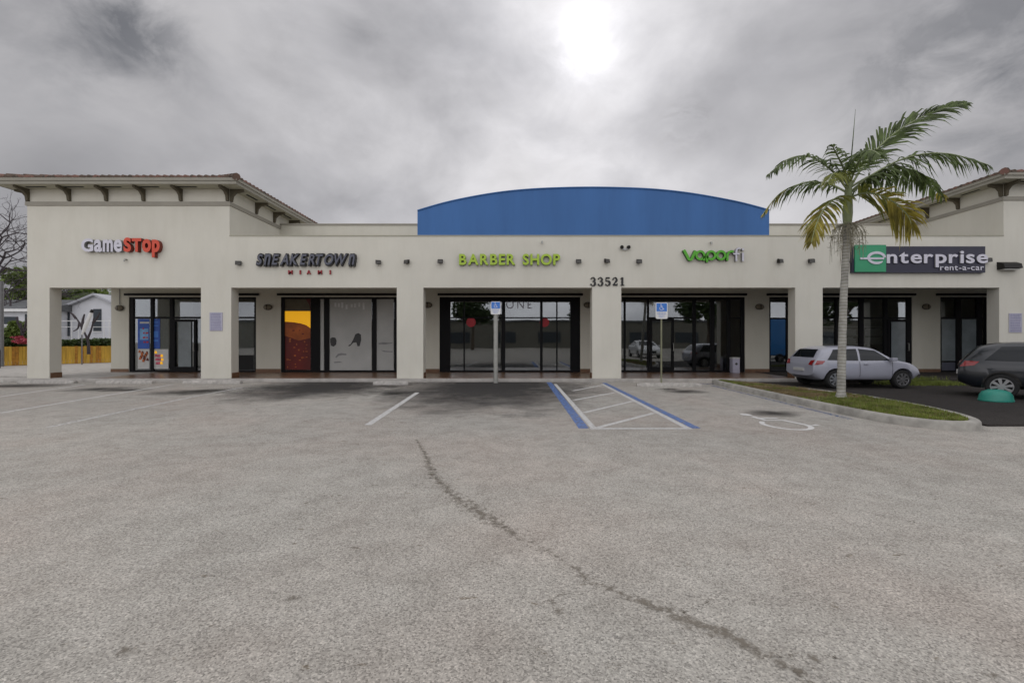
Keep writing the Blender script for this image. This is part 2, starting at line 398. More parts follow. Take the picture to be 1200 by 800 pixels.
def ribbon(mb, pts, w, y0, y1, m=0, ms=None):
    """flat band of varying width along a centre line (x, z), extruded in depth"""
    n = len(pts); ms = m if ms is None else ms
    if not hasattr(w, '__len__'): w = [w]*n
    o = len(mb.v)
    for i in range(n):
        a = Vector(pts[max(i-1, 0)]); c = Vector(pts[min(i+1, n-1)]); p = Vector(pts[i])
        t = (c-a).normalized(); nr = Vector((-t.y, t.x))
        for yy in (y0, y1):
            for sg in (1, -1):
                q = p+nr*sg*w[i]/2; mb.v.append(Vector((q.x, yy, q.y)))
    for i in range(n-1):
        a = o+4*i; b = a+4
        mb.face((a, b, b+1, a+1), m); mb.face((a+2, a+3, b+3, b+2), ms)
        mb.face((a, a+2, b+2, b), ms); mb.face((a+1, b+1, b+3, a+3), ms)
    mb.face((o, o+1, o+3, o+2), ms); e = o+4*(n-1); mb.face((e, e+2, e+3, e+1), ms)
def arc(cx, cz, r, a0, a1, n=14, rz=None):
    rz = r if rz is None else rz
    return [(cx+r*math.cos(R(a0+(a1-a0)*i/n)), cz+rz*math.sin(R(a0+(a1-a0)*i/n))) for i in range(n+1)]

# ------------------------------------------------------------------ ground
def sheet(name, poly, z, m, kind='structure'):
    mb = MB(); mb.v = [Vector((x, y, z)) for x, y in poly]; mb.face(range(len(poly))); o = mb.build(name, m); tag(o, kind=kind); return o
sheet('ground', [(-300, -200), (300, -200), (300, 400), (-300, 400)], -.012, 'asphalt')
g = sheet('parking_lot', [(-60, -60), (60, -60), (60, 15.9), (-60, 15.9)], 0, 'asphalt')
# pale pavement beyond the left end and grass behind it
sheet('side_pavement', [(-45, 15.2), (-17.1, 15.2), (-17.1, 40), (-14.6, 40), (-14.6, 60), (-45, 60)], .008, 'concrete')

# walkway: tiled slab, kerb edge
mb = MB(); mb.box(-17.3, 9.9, D1, D2+.1, -.05, .11); wk = mb.build('walkway', 'tilefloor'); tag(wk, kind='structure')
mb = MB(); mb.box(-17.6, 9.9, D1-.17, D1-.004, -.05, .115); kb = mb.build('walkway_kerb', 'concrete', bevel=.02); tag(kb, kind='structure')
mb = MB(); mb.box(-22, -17.32, 17.4, 24, -.05, .06); tag(mb.build('side_path', 'concrete'), kind='structure')
# pale concrete end of the walk under the left tower
mb = MB(); mb.box(-17.28, -14.7, D1+.02, D2-.02, .1, .114); tag(mb.build('walkway_end', 'concrete'), kind='structure')

# dark driveway on the right, with kerb
sheet('driveway', [(7.4, 7.9), (8.3, 9.5), (8.35, 11.3), (7.6, 13.6), (7.0, 15.7), (60, 15.7), (60, 7.9)], .006, 'darkasphalt')
mb = MB(); mb.box(9.92, 40, D1-.6, D2+.1, -.05, .12); tag(mb.build('driveway_apron', 'darkasphalt'), kind='structure')
mb = MB(); mb.box(7.9, 40, 7.62, 7.85, -.03, .03); tag(mb.build('driveway_edge', 'darkasphalt', bevel=.01), kind='structure')

# painted lines
def line_mesh(mb, a, b, w0, w1, z):
    a = Vector((a[0], a[1])); b = Vector((b[0], b[1])); t = (b-a).normalized(); n = Vector((-t.y, t.x))
    q = [a+n*w0/2, a-n*w0/2, b-n*w1/2, b+n*w1/2]
    o = len(mb.v); mb.v += [Vector((p.x, p.y, z)) for p in q]; mb.face((o, o+1, o+2, o+3))
def stripe(pts, w, m, z=.004):
    mb = MB()
    for a, b in pts: line_mesh(mb, a, b, w, w, z)
    tag(mb.build('parking_stripe', m), kind='structure')
stripe([(G(100, 450.5).xy, G(-8, 466).xy)], .11, 'paintwhite')
stripe([(G(203, 450.3).xy, G(0, 484).xy)], .11, 'paintwhite')
stripe([(G(284, 454).xy, G(240, 462).xy), (G(238, 462.4).xy, G(55, 501).xy)], .10, 'paintold')
stripe([(G(489, 460).xy, G(431, 498).xy)], .12, 'paintwhite')
# hatched access aisle
def quadgrid(x0, x1, y0, y1, z): pass
XA, XB, YN, YF = 1.30, 2.84, 7.42, 14.9
mb = MB()
line_mesh(mb, (XA, YF), (XA-.02, YN+.06), .10, .10, .0045)
line_mesh(mb, (XB, YF), (XB-.02, YN+.06), .10, .10, .0045)
line_mesh(mb, (XA-.08, YN), (XB+.04, YN), .11, .11, .0045)
tag(mb.build('aisle_border', 'paintwhite'), kind='structure')
for (a, b) in [((251, 457.7), (712, 451.3)), ((672, 469), (721, 459.8)), ((682, 483.5), (744, 470)), ((699, 501), (766, 484))]:
    if a[0] == 251: a = (671, 458)
    p, q = G(*a).xy, G(*b).xy
    p.x = max(p.x, XA+.06); q.x = min(q.x, XB-.07)
    mb = MB(); line_mesh(mb, p, q, .10, .10, .0042); tag(mb.build('aisle_hatch', 'paintwhite'), kind='structure')
stripe([((XA-.16, 15.5), (XA-.18, YN+.02))], .17, 'paintblue')
stripe([((XB+.14, 15.3), (XB+.12, YN+.02))], .15, 'paintblue')
stripe([((6.22, 14.4), (6.12, 8.3))], .13, 'paintbluefaint')
stripe([((5.9, 15.15), (6.9, 14.6))], .2, 'paintbluefaint')
# painted accessible symbol
cx, cy = 4.63, 8.02
def sp(x, z): return (cx+x*.66, cy+z*.80)
mb = MB(); zz = .0045
def gpoly(pts, w):
    n = len(pts); o = len(mb.v)
    for i in range(n):
        a = Vector(pts[max(i-1, 0)]); c = Vector(pts[min(i+1, n-1)]); p = Vector(pts[i]); t = (c-a).normalized(); nr = Vector((-t.y, t.x))
        for sg in (1, -1): q = p+nr*sg*w/2; mb.v.append(Vector((q.x, q.y, zz)))
    for i in range(n-1): mb.face((o+2*i, o+2*i+1, o+2*i+3, o+2*i+2))
gpoly([sp(*p) for p in arc(-.05, -.35, .52, 130, 372, 24)], .085)
zz += .001; gpoly([sp(-.25, .72), sp(-.2, .2), sp(.28, .2), sp(.5, -.45), sp(.78, -.36)], .10)
zz += .001; gpoly([sp(-.22, .45), sp(.3, .45)], .09)
o = len(mb.v); mb.v += [Vector((*sp(*p), zz+.001)) for p in arc(-.28, .95, .15, 0, 350, 14)]; mb.face(range(o, o+15))
tag(mb.build('painted_wheelchair_symbol', 'paintsym'), kind='structure')

# stains and painted shading: oil patches in the stalls, dark smears painted where the cars stood, the crack across the lot
def blob(name, cx, cy, rx, ry, m, rot=0, z=.003, pw=1.0, n=26):
    mb = MB(); fall = []
    for j in range(n+1):
        for i in range(n+1):
            a, b = i/n*2-1, j/n*2-1
            x, y = a*rx, b*ry
            mb.v.append(Vector((cx+x*math.cos(rot)-y*math.sin(rot), cy+x*math.sin(rot)+y*math.cos(rot), z)))
            r = math.hypot(a, b); fall.append(max(0, 1-r)**pw*(.62 if m == 'crackstain' else 1))
    for j in range(n):
        for i in range(n):
            k = j*(n+1)+i; mb.face((k, k+1, k+n+2, k+n+1))
    mb.attr = fall; tag(mb.build(name, m), kind='structure')
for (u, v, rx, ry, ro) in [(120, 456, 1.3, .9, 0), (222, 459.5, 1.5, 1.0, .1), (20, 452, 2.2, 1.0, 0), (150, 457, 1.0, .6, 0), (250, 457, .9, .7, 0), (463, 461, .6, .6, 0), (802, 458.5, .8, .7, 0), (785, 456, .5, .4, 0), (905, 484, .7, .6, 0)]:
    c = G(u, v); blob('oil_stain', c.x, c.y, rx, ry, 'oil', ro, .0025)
blob('painted_shade_patch', -.75, 13.9, 3.7, 6.0, 'shadesmear', 0, .0018, .85)
blob('painted_shade_patch', -5.9, 14.2, 2.9, 4.2, 'shadesmear', 0, .0021, .9)

cp = [(488, 515), (497, 530), (508, 556), (528, 578), (548, 592), (572, 607), (590, 618), (625, 637), (655, 652), (690, 679), (720, 692), (745, 702), (790, 720), (820, 733), (850, 742), (880, 758), (910, 774), (940, 790), (975, 812)]
cw = [.10, .16, .3, .42, .55, .5, .30, .34, .26, .34, .25, .24, .3, .27, .26, .18, .2, .22, .3]
mb = MB(); fall = []; o = 0; rows = 0
for k in range(len(cp)-1):
    for s_ in range(8):
        t = s_/8
        a, b = G(*cp[k]), G(*cp[k+1]); p = a.lerp(b, t); d = (b-a).normalized(); nr = Vector((-d.y, d.x, 0)); w = cw[k]*(1-t)+cw[k+1]*t
        for i in range(9):
            q = p+nr*(i/8-.5)*w*1.25; mb.v.append(Vector((q.x, q.y, .0022))); fall.append(.56*(1-abs(i/4-1))**.7+.09*mnoise.noise(Vector((q.x*1.1, q.y*1.1, 3))))
        rows += 1
for r in range(rows-1):
    for i in range(8): k = r*9+i; mb.face((k, k+1, k+10, k+9))
mb.attr = fall; tag(mb.build('pavement_crack', 'crackstain'), kind='structure')
hc = random.Random(17)
for (u, v, du, dv, n_) in [(508, 556, -38, 26, 9), (590, 618, 70, 8, 10), (690, 679, -60, 34, 10), (790, 720, 44, -22, 9), (910, 774, 70, -10, 9), (300, 600, -90, 12, 12), (1010, 600, 110, 24, 12), (150, 540, 100, -14, 12), (870, 560, 44, 30, 10)]:
    mb = MB(); fall = []; pts_ = []
    for k in range(n_*4):
        t_ = k/(n_*4-1); g_ = G(u+du*t_, v+dv*t_); pts_.append(Vector((g_.x+.10*mnoise.noise(Vector((g_.x*2.3, g_.y*2.3, u)))+.03*hc.uniform(-1, 1), g_.y+.10*mnoise.noise(Vector((g_.x*2.3, g_.y*2.3, v+9)))+.02*hc.uniform(-1, 1), .0024)))
    for k, p in enumerate(pts_):
        a_ = pts_[max(k-1, 0)]; b_ = pts_[min(k+1, len(pts_)-1)]; d_ = (b_-a_).normalized(); nr = Vector((-d_.y, d_.x, 0))
        for i in range(3): q = p+nr*(i-1)*.016; mb.v.append(q); fall.append(.52 if i == 1 else .2)
    for k in range(len(pts_)-1):
        for i in range(2): o_ = k*3+i; mb.face((o_, o_+1, o_+4, o_+3))
    mb.attr = fall; tag(mb.build('hairline_crack', 'crackstain'), kind='structure')
rng = random.Random(3)
for (u, v) in [(655, 716), (648, 706), (935, 785), (955, 772), (345, 700), (150, 763), (1165, 790)]:
    c = G(u, v); blob('dirt_spot', c.x, c.y, rng.uniform(.06, .12), rng.uniform(.05, .1), 'crackstain', 0, .003, .6, 8)

# ------------------------------------------------------------------ planted island with kerb
out_pts = [(6.42, 14.95), (6.36, 13), (6.33, 11), (6.33, 9.4), (6.38, 8.4), (6.5, 7.8), (6.75, 7.38), (7.1, 7.2), (7.45, 7.25), (7.75, 7.55), (8.1, 8.3), (8.35, 9.5), (8.35, 11.2), (7.7, 13.4), (6.85, 15.1), (6.6, 15.2)]
def smooth_loop(p, it=2):
    for _ in range(it):
        q = []
        for i in range(len(p)):
            a, b = p[i], p[(i+1) % len(p)]
            q += [(a[0]*.75+b[0]*.25, a[1]*.75+b[1]*.25), (a[0]*.25+b[0]*.75, a[1]*.25+b[1]*.75)]
        p = q
    return p
ko = smooth_loop(out_pts)
ccx, ccy = 7.3, 11
def inset(p, d):
    n = len(p); q = []
    for i in range(n):
        a = Vector(p[i-1]); c = Vector(p[(i+1) % n]); t = (c-a).normalized(); nr = Vector((-t.y, t.x))
        q.append((p[i][0]+nr.x*d, p[i][1]+nr.y*d))
    return q
# ko runs counter-clockwise from above? make sure
area = sum(ko[i][0]*ko[(i+1) % len(ko)][1]-ko[(i+1) % len(ko)][0]*ko[i][1] for i in range(len(ko)))
if area < 0: ko.reverse()
ki = inset(ko, .17); n = len(ko)
mb = MB()
prof = [(0, -.02), (0.015, .11), (.035, .135), (.15, .14), (.165, .12), (.17, .02)]
rings = [inset(ko, d) for d, z in prof]
for (d, z), rg in zip(prof, rings): mb.v += [Vector((x, y, z)) for x, y in rg]
for k in range(len(prof)-1):
    for i in range(n): j = (i+1) % n; mb.face((k*n+i, k*n+j, (k+1)*n+j, (k+1)*n+i))
tag(mb.build('island_kerb', 'kerbm', smooth=True, angle=50), kind='structure')
def in_poly(x, y, p):
    c = False; j = len(p)-1
    for i in range(len(p)):
        if (p[i][1] > y) != (p[j][1] > y) and x < (p[j][0]-p[i][0])*(y-p[i][1])/(p[j][1]-p[i][1])+p[i][0]: c = not c
        j = i
    return c
M['soil'] = rough_mat('island_soil', (.15, .13, .06), .95, .35, 4, .5, 40)
mb = MB(); mb.v = [Vector((x, y, .115)) for x, y in ki]; mb.face(range(len(ki))); tag(mb.build('island_soil', 'soil'), kind='structure')
rg = random.Random(5); mb = MB()
def blade(mb, x, y, z, h, m, r):
    a = r.uniform(0, 6.28); w = .006+r.random()*.006; dx, dy = math.cos(a)*w, math.sin(a)*w
    lx, ly = r.uniform(-.5, .5)*h, r.uniform(-.5, .5)*h
    mb.add([(x-dx, y-dy, z), (x+dx, y+dy, z), (x+lx, y+ly, z+h)], [(0, 1, 2)], m)
cnt = 0
while cnt < 26000:
    x = rg.uniform(6.4, 8.4); y = rg.uniform(7.2, 15.2)
    if not in_poly(x, y, ki): continue
    nz = mnoise.noise(Vector((x*1.3, y*1.3, 0)))
    if nz < -.25 and rg.random() < .8: continue
    dry = (y > 10.5 and mnoise.noise(Vector((x*2, y*2, 4))) > -.12) or rg.random() < .12
    blade(mb, x, y, .112, rg.uniform(.03, .075), 1 if dry else 0, rg); cnt += 1
tag(mb.build('grass', ['grassblade', 'grassdry']), 'short green and dry grass growing in the kerbed island under the palm', 'grass', kind='stuff')
# grass tuft strip near dark car
mb = MB()
for _ in range(7000):
    x = rg.gauss(13.2, .55); y = rg.gauss(14.85, .22)
    blade(mb, x, y, .0 if y < D1-.6 else .12, rg.uniform(.06, .16), 0, rg)
tag(mb.build('grass', ['grassblade', 'grassdry']), 'strip of long green grass by the shop wall beside the dark car', 'grass', kind='stuff')

# ------------------------------------------------------------------ the building
bld = thing('strip_mall', (0, D1, 0), 'long beige stucco strip mall with tiled towers and a blue arched parapet', 'building')
XL, XT = -16.95, PX(269, D1)           # left tower
XR0 = PX(1176, D1)                     # right tower's left edge
XE = 27.0
ZO = PZ(337, D1); ZF = 5.04; ZT = 6.70; ZT2 = 6.88
YB = D1+.42
outline = [(XL, ZO), (XE, ZO), (XE, ZT2), (XR0, ZT2), (XR0, ZF), (XT, ZF), (XT, ZT), (XL, ZT)]
MB().prism_y(outline, D1, YB).build('facade_wall', 'stucco', bld)
ops = [(58, 235.5), (271, 465), (496, 694), (728, 932), (964, 1171)]
edges = [PX(33, D1)]+[PX(a, D1) for o_ in ops for a in o_]
piers = [(XL, PX(58, D1)), (PX(235.5, D1), PX(271, D1)), (PX(465, D1), PX(496, D1)), (PX(694, D1), PX(728, D1)), (PX(932, D1), PX(964, D1)), (PX(1171, D1), PX(1216, D1))]
for a, b in piers: 
    p = MB().box(a, b, D1, YB, .0 if b < 9 else -.02, ZO).build('pillar', 'stucco', bld)
    mb = MB(); 
    mb.box(b, b+.012, D1+.03, YB+.012, .112, .30); mb.box(a-.012, a, D1+.03, YB+.012, .112, .30); mb.box(a, b, YB, YB+.012, .112, .30)
    mb.build('base_tile', 'basebrown', p)
MB().box(PX(1216, D1)+2.2, XE, D1, YB, -.02, ZO).build('pillar', 'stucco', bld)
# towers above the arcade
MB().box(XL, XT, YB, 22.0, 3.6, ZT).build('tower_wall', 'stucco', bld)
MB().box(XR0, XE, YB, 22.0, 3.6, ZT2).build('tower_wall', 'stucco', bld)
# upper parapet set back
MB().box(XT+.001, XR0-.001, 19.2, 19.5, 3.6, 6.28).build('parapet_wall', 'stucco2', bld)
MB().box(XT+.001, XR0-.001, 19.16, 19.54, 6.282, 6.34).build('parapet_cap', 'mould', bld)
MB().box(XT+.001, XR0-.001, YB+.001, 19.19, 4.7, 4.8).build('flat_roof', 'concrete', bld)
MB().box(XT+.001, XR0-.001, D1-.02, YB+.03, ZF+.001, ZF+.035).build('coping', 'soffit', bld)
MB().box(XL+.02, XE-.02, YB+.001, D2-.001, 3.56, 3.598).build('arcade_ceiling', 'soffit', bld)
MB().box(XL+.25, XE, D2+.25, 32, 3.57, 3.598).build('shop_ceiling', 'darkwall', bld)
MB().box(XT, XE, 19.5, 32, 4.7, 4.8).build('flat_roof', 'concrete', bld)
MB().box(XL+.2, XE, 31.7, 32, 0, 4.7).build('rear_wall', 'stucco2', bld)
MB().box(XL+.2, XT, 22.001, 31.7, 3.6, 4.7).build('rear_wall', 'stucco2', bld)
# blue arch
zb = ZF+.036
arcp = [(489, 247), (520, 238), (555, 230.5), (590, 225), (625, 221.8), (660, 220.3), (695, 219.8), (730, 220.4), (765, 222), (800, 225.5), (835, 231), (870, 238), (902, 246.5)]
sm = []
for i in range(len(arcp)-1):
    p0 = arcp[max(i-1, 0)]; p1 = arcp[i]; p2 = arcp[i+1]; p3 = arcp[min(i+2, len(arcp)-1)]
    for t in (0, .25, .5, .75):
        f = lambda a, b, c, d: .5*((2*b)+(-a+c)*t+(2*a-5*b+4*c-d)*t*t+(-a+3*b-3*c+d)*t**3)
        sm.append((f(p0[0], p1[0], p2[0], p3[0]), f(p0[1], p1[1], p2[1], p3[1])))
sm.append(arcp[-1])
ap = [(PX(u, D1), PZ(v, D1)) for u, v in sm]
pl = [(ap[0][0], zb), (ap[-1][0], zb)]+list(reversed(ap))
MB().prism_y(pl, D1+.03, D1+.36).build('arched_parapet', 'blue', bld)
mb = MB(); o = 0
for i, (x, z) in enumerate(ap):
    for yy, dz in ((D1+.0, .002), (D1+.40, .002), (D1+.40, .035), (D1+.0, .035)): mb.v.append(Vector((x, yy, z+dz)))
for i in range(len(ap)-1):
    for k in range(4): k2 = (k+1) % 4; mb.face((4*i+k, 4*i+k2, 4*i+4+k2, 4*i+4+k))
mb.face((3, 2, 1, 0)); e = 4*(len(ap)-1); mb.face((e, e+1, e+2, e+3))
mb.build('arch_cap', 'blue', bld)

def rect_ring(mb, x0, x1, y0, y1, z0, z1, t):
    """frame of four boxes lying outside x0..x1, y0..y1"""
    mb.box(x0-t, x1+t, y0-t, y0, z0, z1); mb.box(x0-t, x1+t, y1, y1+t, z0, z1)
    mb.box(x0-t, x0, y0, y1, z0, z1); mb.box(x1, x1+t, y0, y1, z0, z1)
def tower(x0, x1, zt, side, over=.58):
    y0, y1 = D1, 22.0
    mb = MB(); rect_ring(mb, x0, x1, y0, y1, zt-.60, zt-.47, .04); mb.build('tower_moulding', 'mould', bld)
    mb = MB(); rect_ring(mb, x0, x1, y0, y1, zt-.03, zt-.001, over-.01); mb.build('eave_soffit', 'soffit', bld)
    mb = MB(); rect_ring(mb, x0-over+.03, x1+over-.03, y0-over+.03, y1+over-.03, zt-.04, zt+.07, .03)
    rect_ring(mb, x0-over+.03, x1+over-.03, y0-over+.03, y1+over-.03, zt+.07, zt+.16, .065)
    mb.build('gutter_fascia', 'trim', bld)
    MB().box(x0-over+.03, x1+over-.03, y0-over+.03, y1+over-.03, zt+.0, zt+.13).build('roof_deck', 'trim', bld)
    # brackets and vents
    def bracket(px, py, dx, dy):
        prof = [(0, -.42), (.07, -.42), (.10, -.24), (.20, -.13), (.46, -.07), (.46, -.001), (0, -.001)]
        mb = MB(); nx, ny = -dy, dx; w = .045; o = 0
        A = [Vector((px+dx*a+nx*w, py+dy*a+ny*w, zt-.03+b)) for a, b in prof]; B = [Vector((px+dx*a-nx*w, py+dy*a-ny*w, zt-.03+b)) for a, b in prof]
        mb.v = A+B; n = len(prof); mb.face(range(n)); mb.face(reversed(range(n, 2*n)))
        for i in range(n): j = (i+1) % n; mb.face((i, i+n, j+n, j))
        mb.build('eave_bracket', 'bracket', bld)
    def vent(cx, cy, lx, ly): MB().box(cx-lx, cx+lx, cy-ly, cy+ly, zt-.045, zt-.031).build('soffit_vent', 'black', bld)
    pitch = (XT-XL)/5.45
    xs = [XL+.20+pitch*k for k in range(1, 5)] if side < 0 else [x0+pitch*k for k in range(1, 5)]
    for x in xs: bracket(x, y0, 0, -1)
    for k in range(6 if side < 0 else 3):
        x = (XL+pitch*(k+.45)) if side < 0 else x0+pitch*(k+.5)
        if x < x1-.4: vent(x, y0-over*.45, .33, .035)
    xe = x1 if side < 0 else x0; dx = 1 if side < 0 else -1
    for k in range(1, 4): bracket(xe, y0+pitch*k+.3, dx, 0); 
    for k in range(4): vent(xe+dx*over*.45, y0+pitch*(k+.7), .035, .33)
    for (cx_, sx) in ((x0, -1), (x1, 1)):
        if cx_ > 20: continue
        s_ = math.sqrt(.5); bracket(cx_-sx*.05, y0, 0, -1); bracket(cx_, y0+.05, sx, 0)
    # tiled hip roof
    xa, xb, ya, yb = x0-over-.04, x1+over+.04, y0-over-.04, y1+over+.04; zr = zt+.135; pit = .31
    W = xb-xa; Dp = yb-ya; half = min(W, Dp)/2; rise = half*pit
    mb = MB(); r1 = (xa+half, ya+half); r2 = (xb-half, yb-half)
    if W >= Dp: ra, rb_ = Vector((xa+half, ya+half, zr+rise)), Vector((xb-half, ya+half, zr+rise))
    else: ra, rb_ = Vector((xa+half, ya+half, zr+rise)), Vector((xa+half, yb-half, zr+rise))
    c = [Vector((xa, ya, zr)), Vector((xb, ya, zr)), Vector((xb, yb, zr)), Vector((xa, yb, zr))]
    mb.v = c+[ra, rb_]
    if W >= Dp: mb.face((0, 1, 5, 4)); mb.face((1, 2, 5)); mb.face((2, 3, 4, 5)); mb.face((3, 0, 4))
    else: mb.face((0, 1, 4)); mb.face((1, 2, 5, 4)); mb.face((2, 3, 5)); mb.face((3, 0, 4, 5))
    mb.face((3, 2, 1, 0)); 
    def barrel(px, py, dx, dy, ln):
        # rows of overlapping half-round tiles climbing the slope
        nx, ny = -dy, dx; step = .40; r = .085; t = 0
        while t < ln:
            e = min(t+step, ln)
            o = len(mb.v)
            for (tt, rr, lift) in ((t, r, .035), (e, r*.82, .005)):
                for k in range(7):
                    a = math.pi*k/6; ox = rr*math.cos(a); oz = rr*math.sin(a)*1.0+lift
                    mb.v.append(Vector((px+dx*tt+nx*ox, py+dy*tt+ny*ox, zr+tt*pit+oz)))
            for k in range(6): mb.face((o+k, o+k+1, o+8+k, o+7+k))
            mb.face([o+k for k in range(7)])
            t += step
    sp_ = .235; nx_ = int(W/sp_)
    for i in range(nx_+1):
        x = xa+.1+i*(W-.2)/nx_; ln = min(x-xa, xb-x, half); barrel(x, ya, 0, 1, max(ln, .15))
    ny_ = int(Dp/sp_)
    for i in range(ny_+1):
        y = ya+.1+i*(Dp-.2)/ny_; ln = min(y-ya, yb-y, half)
        if side < 0: barrel(xb, y, -1, 0, max(ln, .15))
        else: barrel(xa, y, 1, 0, max(ln, .15))
    roof = mb.build('tile_roof', 'rooftile', bld, smooth=True, angle=50)
    # hip caps
    for (cx_, cy_, tgt) in ((xb, ya, rb_ if W >= Dp else ra), (xa, ya, ra)):
        mb = MB(); a = Vector((cx_, cy_, zr+.05)); d = Vector(tgt)+Vector((0, 0, .06))-a; n_ = max(2, int(d.length/.4))
        for k in range(n_):
            p = a+d*(k/n_); q = a+d*((k+1.1)/n_); mb.tube([p, q], [.125, .095], 9)
        mb.build('hip_cap', 'rooftile', roof, smooth=True, angle=60)
tower(XL, XT, ZT, -1)
tower(XR0, XE, ZT2, 1)

# shop-front wall with its openings (u-ranges at D2)
wins = [(151, 250), (270, 300), (329, 490), (515, 680), (724, 873), (901.5, 925), (945, 1069), (1102, 1158)]
ZH = PZ(348, D2); ZB = .11
wx = [(PX(a, D2), PX(b, D2)) for a, b in wins]
mb = MB(); x = XL+.25
for a, b in wx:
    mb.box(x, a, D2, D2+.25, ZB, 3.56); mb.box(a, b, D2, D2+.25, ZH, 3.56); x = b
mb.box(x, XE, D2, D2+.25, ZB, 3.56)
mb.build('shop_wall', 'stucco2', bld)
mb = MB(); x = XL+.25
for a, b in wx+[(XE, XE)]:
    if a-x > .05: MB().box(x-.012 if x < XL+.3 else x, a, D2-.014, D2-.001, ZB+.002, ZB+.14).build('wall_base_tile', 'basebrown', bld)
    x = b
MB().box(XL+.25, XL+.5, D2+.25, 31.7, 0, 3.57).build('end_wall', 'stucco2', bld)
# shutter tracks above the windows
for a, b in [(146, 252), (268, 303), (325, 492), (513, 683), (722, 875), (899, 928), (943, 1073), (1098, 1161)]:
    MB().box(PX(a, D2-.05), PX(b, D2-.05), D2-.09, D2-.001, PZ(346.2, D2-.05), PZ(343.8, D2-.05)).build('shutter_track', 'blacktrim', bld)

# interiors
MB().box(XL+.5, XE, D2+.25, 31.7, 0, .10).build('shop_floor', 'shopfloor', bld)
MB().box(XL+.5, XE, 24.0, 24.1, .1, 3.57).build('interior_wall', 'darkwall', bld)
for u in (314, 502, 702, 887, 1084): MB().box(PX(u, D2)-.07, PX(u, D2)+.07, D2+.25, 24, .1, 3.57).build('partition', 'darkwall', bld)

def window(a, b, ver, hor, door=None, glassy=True, bottom=None, label=None):
    """a, b: photo columns of the opening; ver: mullions (u0, u1); hor: transoms (u0, u1, v0, v1)"""
    x0, x1 = PX(a, D2), PX(b, D2); z0, z1 = ZB+.005, ZH
    y0, y1 = D2+.03, D2+.13
    mb = MB(); fw = .10
    def vb(u0, u1, zz0=z0+.07, zz1=z1-.08): mb.box(PX(u0, D2), PX(u1, D2), y0, y1, zz0, zz1)
    mb.box(x0, x1, y0, y1, z0, z0+.07); mb.box(x0, x1, y0, y1, z1-.08, z1)
    for u0, u1 in ver: vb(u0, u1)
    for u0, u1, v0, v1 in hor: mb.box(PX(u0, D2), PX(u1, D2), y0+.012, y1-.012, PZ(v1, D2), PZ(v0, D2))
    w = mb.build('shop_window', 'blacktrim', bld)
    if label: w['label'] = label
    g_ = MB().box(x0+.01, x1-.01, D2+.078, D2+.086, z0+.03, z1-.03).build('glass', 'glass', w)
    if door:
        u0, u1, vt = door; dm = MB(); X0, X1 = PX(u0, D2), PX(u1, D2); zt = PZ(vt, D2); t = .085
        dm.box(X0, X0+t, y0-.02, y1-.055, z0+.02, zt); dm.box(X1-t, X1, y0-.02, y1-.055, z0+.02, zt)
        dm.box(X0+t, X1-t, y0-.02, y1-.055, zt-.1, zt); dm.box(X0+t, X1-t, y0-.02, y1-.055, z0+.02, z0+.22)
        dm.build('door_frame', 'blacktrim', w)
        hm = MB(); hx = X1-t*.5; hm.tube([(hx, y0-.03, 1.0), (hx, y0-.09, 1.0), (hx, y0-.09, 1.3), (hx, y0-.03, 1.3)], .014, 8)
        hm.build('door_handle', 'metal', w, smooth=True)
    return w
window(151, 250, [(151, 155.5), (175.5, 179), (198, 202), (240, 250)], [(151, 250, 371, 373.2)], (202, 229, 374), label='black shop window with posters and a glass door at its right')
window(270, 300, [(270, 273), (297.5, 300)], [(270, 300, 371, 373)])
window(329, 490, [(329, 333), (364, 374.6), (379.7, 385.4), (435.7, 440.8), (461.6, 465), (486, 490)], [])
window(515, 680, [(515, 527.5), (543, 544.5), (588, 592), (633, 636), (652, 653.5), (668.6, 680)], [(515, 680, 371.5, 372.8), (515, 680, 348, 353)])
window(724, 873, [(724, 727), (731.5, 733.5), (759, 761), (812.5, 816), (833, 838), (853, 856.5), (869, 873)], [(759, 815, 371.5, 373.2), (856, 872, 371.5, 373.2), (724, 873, 348, 351)], (762, 790, 373))
window(901.5, 925, [(901.5, 903.5), (922.5, 925)], [(902, 925, 372, 374)])
window(945, 1069, [(945, 948), (980, 982.5), (1008, 1013), (1037, 1041), (1064, 1069)], [(946, 1068, 371.5, 373.5)], (1041, 1065, 374))
window(1102, 1158, [(1102, 1103.5), (1121.5, 1127), (1146, 1152), (1156.5, 1158)], [(1102, 1158, 371.5, 373.5), (1103, 1147, 423, 424)])

# wall lamps beside the doors
def sconce(u, v, label):
    y = D2; x = PX(u, y); z = PZ(v, y)
    t = thing('wall_lamp', (x, y, z), label, 'lamp', 'round wall lamps along the arcade')
    MB().cyl((x, y-.02, z), (0, 1, 0), .10, .04, 18).build('back_plate', 'grey', t, smooth=True)
    mb = MB(); seg = 20; prof = [(.16, .0), (.165, .03), (.14, .07), (.08, .10), (.0, .108)]
    o = len(mb.v)
    for r, d in prof:
        for k in range(seg): a = 2*math.pi*k/seg; mb.v.append(Vector((x+r*math.cos(a), y-.04-d, z+r*.62*math.sin(a))))
    for i in range(len(prof)-1):
        for k in range(seg): k2 = (k+1) % seg; mb.face((i*seg+k, i*seg+k2, (i+1)*seg+k2, (i+1)*seg+k))
    mb.face([k for k in reversed(range(seg))])
    mb.build('lamp_glass', 'lampglass', t, smooth=True)
    mb = MB(); mb.tube([(x+.17*math.cos(a), y-.05, z+.108*math.sin(a)) for a in [2*math.pi*k/20 for k in range(21)]], .014, 6); mb.box(x-.012, x+.012, y-.155, y-.148, z-.1, z+.1)
    mb.build('cage', 'bronze', t, smooth=True)
    return t
M['lampglass'] = rough_mat('lamp_glass_amber', (.20, .17, .12), .3, .1, 6)
sconce(314.5, 360, 'oval wall lamp beside the yellow and red poster window')
